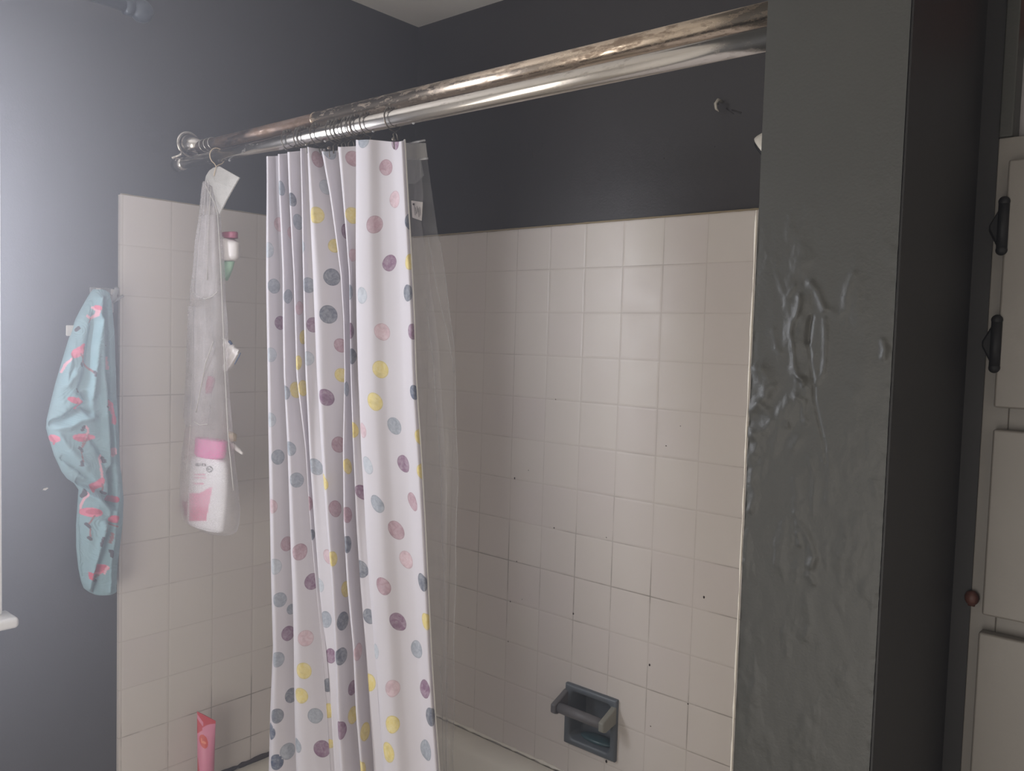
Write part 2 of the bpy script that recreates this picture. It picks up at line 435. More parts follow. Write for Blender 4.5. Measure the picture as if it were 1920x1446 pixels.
# wall strip, open niche and linen cupboard behind the end wall
CY = -4.75; CX0, CTOP = 14.69, -.26
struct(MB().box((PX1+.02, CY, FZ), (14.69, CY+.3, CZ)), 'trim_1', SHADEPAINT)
struct(MB().box((14.69, CY-.03, CTOP), (14.83, CY+.3, CZ)), 'trim_2', PILLAR, bevel=.002)
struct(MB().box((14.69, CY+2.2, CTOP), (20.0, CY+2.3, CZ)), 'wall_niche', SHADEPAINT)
struct(MB().box((20.0, CY, FZ), (XR, CY+.3, CZ)), 'wall_closet', CEIL)

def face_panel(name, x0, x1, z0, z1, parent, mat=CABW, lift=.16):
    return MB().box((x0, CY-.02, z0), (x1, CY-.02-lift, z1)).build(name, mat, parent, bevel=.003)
cab = empty('linen_cabinet', W(14.69, CY, FZ), 'cream painted built-in linen cabinet with black hinges right of the grey end wall', 'cabinet')
body = MB()
body.box((CX0, CY, FZ), (14.95, CY+.2, CTOP)); body.box((19.6, CY, FZ), (20.0, CY+.2, CTOP))
for za, zb in ((-.75, CTOP), (-3.6, -3.1), (-5.85, -5.35), (-8.3, -7.9), (-11.2, -10.8), (FZ, FZ+.9)): body.box((14.95, CY, za), (19.6, CY+.2, zb))
body.box((CX0, CY+.2, CTOP-.15), (20.0, CY+2.2, CTOP)); body.box((CX0, CY+.2, FZ), (CX0+.12, CY+2.2, CTOP-.15)); body.box((19.88, CY+.2, FZ), (20.0, CY+2.2, CTOP-.15))
body.build('face_frame', CABW, cab, bevel=.0015)
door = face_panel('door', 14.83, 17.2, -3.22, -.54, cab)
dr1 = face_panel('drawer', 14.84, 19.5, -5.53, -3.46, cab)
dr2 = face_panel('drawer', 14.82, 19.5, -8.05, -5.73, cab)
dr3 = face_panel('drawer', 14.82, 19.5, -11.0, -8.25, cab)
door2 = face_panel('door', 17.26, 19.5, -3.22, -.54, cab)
def hinge(px, py):
    p = at(px, py, 1, CY-.1); x, z = 14.80, p[2]
    # leaf on the frame, tall pointed wedge with knuckle barrel beside the door edge
    v = []; pts = [(x+.02, .30), (x-.03, .27), (x-.15, .03), (x-.15, -.03), (x-.03, -.27), (x+.02, -.30)]
    for dy in (-.02, -.16):
        for (a, dz) in pts:
            k = 1 if dy > -.1 else .8
            v.append(W(x+.02+(a-x-.02)*k, CY+dy, z+dz*k))
    f = [tuple(range(6)), tuple(range(11, 5, -1))]+[(i, (i+1) % 6, (i+1) % 6+6, i+6) for i in range(6)]
    m = MB(); m.v = v; m.f = f
    h = m.build('hinge', BLACKM, cab, bevel=.0015)
    b = MB().tube([W(x+.02, CY-.2, z-.25), W(x+.02, CY-.2, z+.25)], .006, 12); b.ball(W(x+.02, CY-.2, z+.26), .0065).ball(W(x+.02, CY-.2, z-.26), .0065)
    b.build('barrel', BLACKM, h, smooth=True)
    h['label'] = 'black pointed cabinet hinge'
hinge(1880, 426); hinge(1862, 645)
p = at(1826, 1122, 1, CY-.05)
k = MB().ball(W(CX0+.02, CY-.05, p[2]), .0085, sc=(1, .9, 1.1)); k.box((CX0-.02, CY-.04, p[2]-.1), (CX0+.05, CY, p[2]+.06))
k.build('catch', BROWN, cab, smooth=True)['label'] = 'small brown catch on the cabinet edge'
# things on the cabinet top
g = empty('storage_box', W(15.6, CY+.6, CTOP), 'grey rounded box standing on the linen cabinet top at the right edge', 'box')
p0 = at(1889, 240, 1, CY+.3); p1 = at(1899, 75, 1, CY+.3)
bx0 = p0[0]; bt = p1[2]
MB().box((bx0, CY+.3, CTOP+.002), (bx0+1.9, CY+1.6, bt-.12)).build('body', GREYBOX, g, bevel=.012, bseg=5)
MB().box((bx0-.01, CY+.28, bt-.13), (bx0+1.91, CY+1.62, bt)).build('lid', GREYBOX, g, bevel=.008, bseg=4)
fold = MB()
zc = bt+.004
for k in range(4):
    fold.box((bx0+.05+.02*(k % 2), CY+.34, zc), (bx0+1.8, CY+1.55, zc+.26)); zc += .265
tag(fold.build('folded_cloth', RUSTCL, bevel=.010, bseg=4), 'rust red folded cloth on top of the grey box above the cabinet', 'cloth')

# tiling: left wall, back wall, end wall of the alcove; caulk lines
def tile_panel(name, quad_boxes, uvf):
    m = MB()
    for a, b in quad_boxes: m.box(a, b)
    o = m.build(name, TILE); u = o.data.uv_layers.new(name='UVMap')
    for lp in o.data.loops:
        v = o.data.vertices[lp.vertex_index].co; u.data[lp.index].uv = uvf(v.x/T, v.y/T, (v.z-Z0)/T)
    return tag(o, kind='structure')
zt = -13.0
tl = tile_panel('wall_left_tiles', [((-th, -7.77, zt-2.4), (0, .0, -.02))], lambda x, y, z: (y+6.717+20, -z/1.0017+20))
tb = tile_panel('wall_back_tiles', [((0, 0, zt), (IX0, .09, -.02)), ((IX1, 0, zt), (PX0, .09, -.02)), ((IX0, 0, zt), (IX1, .09, IZ0)), ((IX0, 0, IZ1), (IX1, .09, -.02))],
                lambda x, y, z: (x-1.673+20, -z/1.0017+20))
te = tile_panel('wall_end_tiles', [((PX0-.07, PY+.3, zt), (PX0, 0, -.02))], lambda x, y, z: (y+.3+20, -z/1.0017+20))
def wavy_line(name, pts, r, mat, amp=.25, seed=0):
    P = []
    for a, b in zip(pts, pts[1:]):
        a, b = W(*a), W(*b); n = max(2, int((b-a).length/.012))
        for i in range(n): P.append(a.lerp(b, i/n))
    P.append(W(*pts[-1]))
    rr = [r*(1+amp*noise.noise(p*60+Vector((seed, 0, 0)))*2) for p in P]
    return tag(MB().tube(P, rr, 6).build(name, mat, smooth=True), kind='structure')
wavy_line('trim_3', [(-.02, -7.76, -.01), (-.02, -.02, -.01), (PX0-.1, -.02, -.01)], .0022, GROUT)
wavy_line('trim_4', [(0.01, -6.7, TUB+.02), (0.01, -.9, TUB+.02)], .0062, MOULD, .5, 4)
wavy_line('trim_5', [(0.0, -.01, TUB+.02), (PX0-.1, -.01, TUB+.02)], .0050, ENAM, .5, 9)
wavy_line('trim_6', [(PX0-.02, PY-.0, -1.28), (PX0-.02, PY-.0, -12)], .0011, PALE, .5, 3)

ml = MB()
for px, py, r in ((1042, 749, 2.0), (965, 897, 3.0), (1039, 990, 2.6), (969, 1053, 2.2), (957, 1128, 2.6), (979, 1124, 1.6), (953, 1203, 2.4), (1075, 1151, 2.8), (1218, 1247, 3), (1320, 1120, 3),
                  (889, 1371, 3.2), (991, 882, 1.8), (1276, 799, 1.6), (1249, 836, 1.8), (1137, 1428, 4), (1137, 1008, 1.8), (1290, 1320, 2.4), (1220, 1362, 2), (878, 1177, 2)):
    q = at(px, py, 1, 0); ml.ball(W(q[0], -.004, q[2]), r*.0009, 10, 6, (.8, .25, 1.15 if r > 2.7 else .9))
tag(ml.build('mildew_spots', MOULD, tb, smooth=True), kind='stuff')
# window: casing, sill, sash, glass and a strip of daylight outside
wn = MB()
wn.box((-th, WY1, WZ0), (.15, -9.93, 2.8)); wn.box((-th, -18.2, WZ0), (.15, WY0, 2.8)); wn.box((-th, WY0, WZ1), (.15, WY1, 2.8))
wn.box((-th, -18.0, -8.66), (.12, -10.0, -8.06))
w1 = tag(wn.build('window_1', TRIMW, bevel=.004), kind='structure')
MB().box((-1.0, -18.5, -8.1), (.48, -9.76, -7.9)).build('sill', TRIMW, w1, bevel=.008, bseg=4)
sash = MB(); xs = (-.75, -.55)
for a, b in (((xs[0], WY0, WZ0), (xs[1], WY0+.35, WZ1)), ((xs[0], WY1-.35, WZ0), (xs[1], WY1, WZ1)), ((xs[0], WY0, WZ0), (xs[1], WY1, WZ0+.35)),
             ((xs[0], WY0, WZ1-.35), (xs[1], WY1, WZ1)), ((xs[0], WY0, -3.2), (xs[1], WY1, -2.85))): sash.box(a, b)
sash.build('sash', TRIMW, w1)
struct(MB().box((-60, -80, -30), (-4, 60, -29)), 'floor_outside', SOIL)

# window curtain rod with ball finial, upper left
cr_ = empty('window_curtain_rod', W(0, -9, 3.4), 'dark blue-grey curtain rod with round finial above the window', 'curtain rod')
fx = .62; fy = -7.68; fz = 3.40
MB().tube([W(fx, fy-.15, fz), W(fx, -19, fz)], .0115, 20).build('rod', DARKROD, cr_, smooth=True)
fi = MB().ball(W(fx, fy+.02, fz), .0235, 24, 16)
fi.tube([W(fx, fy-.16, fz), W(fx, fy-.30, fz)], .0165, 20); fi.build('finial', DARKROD, cr_, smooth=True)
bk = MB().tube([W(-th+.01, -11.2, fz-.02), W(fx, -11.2, fz-.02)], .006, 10); bk.box((-th, -11.37, fz-.35), (-th+.05, -11.03, fz+.3)); bk.build('bracket', DARKROD, cr_)

# bath tub
tub = empty('bathtub', W(6.5, -3.5, FZ), 'off white enamel bathtub below the tiled alcove walls', 'bathtub')
def rr_loop(x0, x1, y0, y1, r, z, n=8):
    L = []
    for cx, cy, a0 in ((x1-r, y1-r, 0), (x0+r, y1-r, 90), (x0+r, y0+r, 180), (x1-r, y0+r, 270)):
        for k in range(n+1):
            a = math.radians(a0+90*k/n); L.append(W(cx+r*math.cos(a), cy+r*math.sin(a), z))
    return L
loops = [rr_loop(.0, PX0-.07, -6.75, .0, .01, FZ), rr_loop(.0, PX0-.07, -6.75, .0, .01, TUB-.12), rr_loop(.04, PX0-.11, -6.71, -.04, .03, TUB-.02),
         rr_loop(.1, PX0-.17, -6.65, -.10, .1, TUB), rr_loop(.72, PX0-.8, -6.05, -.62, .9, TUB-.02), rr_loop(.82, PX0-.9, -5.95, -.72, .9, TUB-.14),
         rr_loop(1.0, PX0-1.1, -5.85, -.9, 1.0, TUB-1.6), rr_loop(1.4, PX0-1.7, -5.7, -1.2, 1.1, TUB-2.9), rr_loop(1.9, PX0-2.3, -5.2, -1.7, 1.1, TUB-3.0+.02)]
tv = []; tf = []; n = len(loops[0])
for L in loops: tv += L
for i in range(len(loops)-1):
    for k in range(n): tf.append((i*n+k, i*n+(k+1) % n, (i+1)*n+(k+1) % n, (i+1)*n+k))
tf.append(tuple((len(loops)-1)*n+k for k in range(n)))
mesh_obj('basin', tv, tf, ENAM, tub, smooth=True)
dm = MB().tube([W(11.9, -3.4, TUB-.9), W(11.6, -3.4, TUB-.92)], .03, 24); dm.build('overflow_plate', CHROME, tub, smooth=True)

# soap dish with grab bar
sd = empty('soap_dish', W(6.28, 0, -11.2), 'grey recessed soap dish with grab bar set in the tiled back wall', 'soap dish')
v = []; f = []
def loop(x0, x1, z0, z1, y, r, n=6):
    L = []
    for cx, cz, a0 in ((x1-r, z1-r, 0), (x0+r, z1-r, 90), (x0+r, z0+r, 180), (x1-r, z0+r, 270)):
        for k in range(n+1):
            a = math.radians(a0+90*k/n); L.append(W(cx+r*math.cos(a), y, cz+r*math.sin(a)))
    return L
LL = [loop(DX0, DX1, DZ0, DZ1, .0, .02), loop(DX0, DX1, DZ0, DZ1, -.07, .02), loop(DX0+.03, DX1-.03, DZ0+.03, DZ1-.03, -.10, .03), loop(IX0-.01, IX1+.01, IZ0-.01, IZ1+.01, -.10, .12),
      loop(IX0+.03, IX1-.03, IZ0+.03, IZ1-.03, -.05, .12), loop(IX0+.06, IX1-.06, IZ0+.06, IZ1-.06, .25, .12), loop(IX0+.10, IX1-.10, IZ0+.16, IZ1-.10, .44, .16), loop(IX0+.3, IX1-.3, IZ0+.4, IZ1-.3, .50, .12)]
n = len(LL[0])
for L in LL: v += L
for i in range(len(LL)-1):
    for k in range(n): f.append((i*n+k, i*n+(k+1) % n, (i+1)*n+(k+1) % n, (i+1)*n+k))
f.append(tuple((len(LL)-1)*n+k for k in range(n)))
o = mesh_obj('dish', v, f, DISH, sd, smooth=True)
es = o.modifiers.new('e', 'EDGE_SPLIT'); es.split_angle = math.radians(50)
# shallow puddle of soap residue on the tray floor
MB().ball(W(6.35, .17, IZ0+.10), .05, 20, 10, (1.0, .42, .18)).build('soap_residue', TEAL, sd, smooth=True)
zb_ = -10.93; ybar = -.42
bar = MB().tube([W(DX0+.02, ybar, zb_), W(DX1-.05, ybar, zb_)], .0125, 20); bar.build('grab_bar', DISHBAR, sd, smooth=True)
for xa, mt in ((DX0+.03, DISHBAR), (DX1-.07, PALEKNOB)):
    a = MB(); s_ = 1
    for k, (yy, zz, hh) in enumerate(((-.06, zb_+.12, .20), (-.26, zb_+.06, .17), (-.46, zb_, .15), (-.58, zb_, .10))):
        for dx in (-.07, .07):
            for dz in (-hh, hh): a.v.append(W(xa+dx, yy, zz+dz))
    for k in range(3):
        q = k*4; a.f += [(q, q+1, q+5, q+4), (q+2, q+6, q+7, q+3), (q, q+4, q+6, q+2), (q+1, q+3, q+7, q+5)]
    a.f += [(0, 2, 3, 1), (12, 13, 15, 14)]
    b = a.build('bar_end', mt, sd, bevel=.004, bseg=4)
    if mt is PALEKNOB: b['label'] = 'pale worn end of the grab bar'

# shower head peeping round the end wall, and a bare screw anchor on the wall
sh = empty('shower_sprayer', W(13.0, -3.4, .5), 'pale shower head on its arm half hidden behind the peeling end wall', 'shower head')
P = [W(PX0-.0, -3.3, 1.0), W(12.7, -3.3, .98), W(12.15, -3.3, .78), W(11.80, -3.3, .52)]
pts = [Vector(cr([tuple(q) for q in P], t/8)) for t in range(25)]
MB().tube(pts, .009, 12).build('arm', PALE, sh, smooth=True)
d = (pts[-1]-pts[-4]).normalized(); c0 = pts[-1]
MB().tube([c0-d*.01, c0+d*.012, c0+d*.035, c0+d*.05, c0+d*.055], [.012, .016, .036, .040, .040], 28).build('spray_face_housing', PALE, sh, smooth=True)
MB().tube([c0+d*.055, c0+d*.060], [.037, .035], 28).build('spray_face', BLACKM, sh, smooth=True)
MB().tube([W(PX0-.0, -3.3, 1.0), W(PX0-.12, -3.3, 1.0)], [.028, .018], 24).build('flange', PALE, sh, smooth=True)
p = at(1352, 200, 1, .06)
an = MB().tube([W(p[0], .10, p[2]+.10), W(p[0], -.08, p[2]+.10), W(p[0]-.03, -.12, p[2]+.02), W(p[0]-.01, -.12, p[2]-.08), W(p[0]+.03, -.08, p[2]-.13)], [.003, .0035, .0035, .003, .001], 8)
tag(an.build('wall_hook', PALE, smooth=True), 'tiny pale bent hook on the dark wall above the tiles', 'hook')
# raised scars in the wall paint
sc = MB()
for (a, b), (c_, d_), w_ in (((975, 270), (966, 285), 2), ((992, 262), (985, 298), 2.2), ((990, 264), (1000, 272), 1.5), ((997, 280), (999, 296), 3), ((1018, 268), (1012, 292), 2.2), ((1020, 268), (1026, 280), 1.5),
                             ((945, 340), (941, 350), 2), ((1390, 212), (1372, 206), 4), ((1362, 203), (1376, 214), 3), ((1340, 190), (1348, 196), 4), ((1322, 150), (1323, 158), 2), ((1245, 296), (1246, 302), 2), ((1182, 175), (1187, 181), 1.5), ((1340, 274), (1341, 280), 2)):
    A, B = at(a, b, 1, .09), at(c_, d_, 1, .09); A[1] = B[1] = .095
    sc.tube([W(*A), W(*B)], [w_*.0006, w_*.0004], 6)
tag(sc.build('trim_7', WALL, smooth=True), kind='structure')
p = at(85, 917, 0, -th)
ch = MB(); c = W(-th-.008, p[1], p[2])
ch.v = [c+Vector((.0, dy, dz)) for dy, dz in ((-.006, -.002), (.0, -.0035), (.0065, .001), (.004, .003), (-.004, .0015))]+[c+Vector((.002, dy*.8, dz*.8)) for dy, dz in ((-.006, -.002), (.0, -.0035), (.0065, .001), (.004, .003), (-.004, .0015))]
ch.f = [(4, 3, 2, 1, 0), (5, 6, 7, 8, 9)]+[(i, (i+1) % 5, (i+1) % 5+5, i+5) for i in range(5)]
tag(ch.build('paint_chip', CHIP), 'small white chip in the dark wall below the flamingo cloth', 'paint chip')

# ------------------------------------------------------------------ the two rods
UY, LY = -6.30, -6.55
def uz(x): return 1.135-.0050*x
def lz(x): return .775-.0062*x
up = empty('shower_rod', W(0, UY, 1.1), 'rust stained upper shower rod, highest of the two parallel tubes', 'shower rod')
xj = at(592, 228, 1, UY)[0]
MB().tube([W(-th+.02, UY, uz(0)), W(xj+.02, UY, uz(xj))], .0128, 28).build('inner_tube', OLDROD, up, smooth=True)['label'] = 'dull brownish thinner tube at the left end'
MB().tube([W(xj, UY, uz(xj)), W(PX0-.07, UY, uz(PX0))], .0142, 28).build('outer_tube', RUSTROD, up, smooth=True)
MB().ring(W(xj+.01, UY, uz(xj)), (1, 0, 0), .0138, .0009).build('tube_lip', RUSTROD, up, smooth=True)
sp_ = MB()
for k in range(3): sp_.ring(W(.55+.17*k, UY, uz(.5)), (1, 0, .25), .0142, .0012)
sp_.build('thread_rings', CHROME, up, smooth=True)
fl = MB().ring(W(.0, -6.36, 1.22), (1, 0, 0), .026, .0040, 36)
fl.tube([W(-th, -6.36, 1.22), W(.10, -6.36, 1.22), W(.34, UY, uz(0))], [.024, .020, .0150], 28)
fl.build('wall_flange', CHROME, up, smooth=True)
lo = empty('shower_rod', W(0, LY, .77), 'shiny chrome lower shower rod carrying the dotted curtain', 'shower rod')
MB().tube([W(-th+.02, LY, lz(0)), W(3.2, LY, lz(3.2)), W(3.6, LY, lz(3.6)), W(PX0, LY, lz(PX0))], [.0120, .0123, .0139, .0139], 28).build('outer_tube', CHROME, lo, smooth=True)
fb = MB().tube([W(-th, LY, .76), W(.06, LY, .77), W(.2, LY, .775)], [.0165, .0155, .0128], 24)
pr = at(330, 292, 0, 0)
fb.build('wall_flange', CHROME, lo, smooth=True)
bb = MB(); q0 = at(322, 297, 0, 0); q1 = at(340, 289, 0, .3); q2 = at(330, 293, 0, 0); q3 = at(336, 310, 0, .1)
bb.tube([W(*q0), W(*q2), W(*q1)], .0035, 10); bb.tube([W(*q2), W(*q3)], [.0035, .002], 10)
bb.build('bracket_stub', CHROME, lo, smooth=True)
for px in (431, 537, 610, 700, 775):
    x = at(px, 240, 1, LY)[0]; MB().ball(W(x, LY, lz(x)-.125), .0026, 8, 6).build('water_drop', CLEARHOOK, lo, smooth=True)

# ------------------------------------------------------------------ dotted curtain
ROWS = [262, 367, 441, 516, 600, 703, 838, 980, 1092, 1216, 1339, 1446]
TR = [
 [499, 499, 499, 499.4, 500.5, 501.7, 504, 506, 508, 511, 506, 504],
 [521, 524, 527, 530, 531, 533, 539, 543, 548, 551, 553, 555.5],
 [538.5, 543, 547, 551, 553, 556.5, 572, 582, 592, 603, 614, 620],
 [563, 565, 566, 568, 570, 573, 580, 589, 598, 610, 622, 627],
 [576, 580, 583, 586.4, 590, 594, 602, 612, 622, 627, 632, 637],
 [599, 619, 629, 639, 644, 646, 643, 644.5, 651, 662, 667, 676],
 [632, 642, 649, 655, 656, 658, 662, 668, 676, 686, 694, 701],
 [667, 667, 667, 667.8, 669, 670.5, 677, 685, 693, 702.6, 710, 719],
 [758, 764, 769, 773, 777, 780.6, 788.6, 797, 802, 808, 816, 824]]
def E_(i, py): return lin(list(zip(ROWS, TR[i])), py) if py <= 1446 else TR[i][-1]+(py-1446)*(TR[i][-1]-TR[i][-3])/230*.6
TOPS = [[(499, 292), (521, 292)], [(522, 288), (538, 287)], [(540, 286), (563, 284.5)], [(564, 279), (576, 278)], [(577, 274), (599, 279.5)], [(601, 284), (632, 283)], [(633, 277), (666, 276)], [(667, 263), (700, 261.5), (725, 266), (750, 266), (758, 262)]]
CTRL = []   # (kind, panel, fraction, depth)
for i in range(8):
    deep = [.28, .24, .20, .10, .30, .26, .13, .34][i]
    CTRL.append((i, 0.0, -.30, 0))
    if i == 7:
        for fr, dp in ((.06, -.37), (.25, -.36), (.5, -.25), (.75, -.20), (.93, -.26)): CTRL.append((i, fr, dp, 0))
        CTRL.append((i, 1.0, -.18, 0))
    else:
        CTRL.append((i, .12, -.36, 0)); CTRL.append((i, .55, -.30+deep*.25, 0)); CTRL.append((i, 1.0, -.30+deep, 3 if i in (3, 6, 2) else 5)); CTRL.append((i, 1.0, -.30+deep*.8, 3.5 if i in (3, 6, 2) else 6))
NR = 64; ZB = FZ+1.3
def ctrl_pt(c, z, ztop):
    i, fr, dp, ov = c
    t = (ztop-z)/12.0
    if i in (2, 3, 6):
        kk = 1-.85*sstep(.15, .7, t); dp = -.30+(dp+.30)*kk; ov *= kk
    y = LY+.13+dp*(1+.2*t)-.42*t*t
    y += .035*math.sin(z*1.3+i*1.7)
    px, py = 620, 700
    for _ in range(5):
        a, b = E_(i, py), E_(i+1, py)
        px = a+(b-a)*fr+ov
        den = _solve_x(px, y, z)
        py = seen((den, y, z))[1]
    return (den, y, z)
def _solve_x(px, y, z):
    # x on the line (y, z fixed) that is seen in column px
    k = (px-960)/F; r = [_R[i][0]-k*_R[i][1] for i in range(3)]
    return CP[0]-((y-CP[1])*r[1]+(z-CP[2])*r[2])/r[0]
net = []
zt_ = []
for c in CTRL:
    i, fr, dp, ov = c; tp = TOPS[i]; a, b = tp[0][0], tp[-1][0]
    px = a+(b-a)*fr; py = lin(tp, px); zt_.append(at(px, py, 1, LY+.13+dp)[2])
for r in range(NR+1):
    row = []
    for c, z0 in zip(CTRL, zt_):
        z = z0+(ZB-z0)*(r/NR); row.append(ctrl_pt(c, z, z0))
    net.append(row)
NC = 11; cols = (len(CTRL)-1)*NC
RS = 4; rows = NR*RS
cv = []; cuv = []
colrows = [[cr(net[r], j/NC) for j in range(cols+1)] for r in range(NR+1)]
for rr_ in range(rows+1):
    t = rr_/RS
    prev = None; u = 0
    for j in range(cols+1):
        i = min(NR-1, int(t)); fq = t-i
        a = colrows[max(i-1, 0)][j]; b = colrows[i][j]; c2 = colrows[i+1][j]; d2 = colrows[min(i+2, NR)][j]
        p3 = tuple(.5*((2*q1)+(-q0+q2)*fq+(2*q0-5*q1+4*q2-q3)*fq*fq+(-q0+3*q1-3*q2+q3)*fq**3) for q0, q1, q2, q3 in zip(a, b, c2, d2))
        p = W(*p3)
        p.y += .0016*noise.noise(Vector((p.x*14, j*.02, p.z*5)))
        if prev is not None: u += (p-prev).length
        prev = p; cv.append(p); cuv.append((u, p.z))
cf = []
for rr_ in range(rows):
    for j in range(cols):
        a = rr_*(cols+1)+j; cf.append((a, a+cols+1, a+cols+2, a+1))
curt = empty('shower_curtain', W(5.5, LY-.1, .4), 'white shower curtain with grey, plum, pink and yellow dots hung from the lower rod', 'shower curtain')
cl = mesh_obj('curtain_cloth', cv, cf, CURT, curt, smooth=True, uvs=cuv)
COLS = {'G': (150, 156, 166), 'D': (110, 114, 126), 'L': (184, 189, 196), 'N': (78, 88, 112), 'M': (136, 100, 126), 'P': (176, 140, 150), 'K': (206, 176, 182), 'Y': (224, 204, 122)}
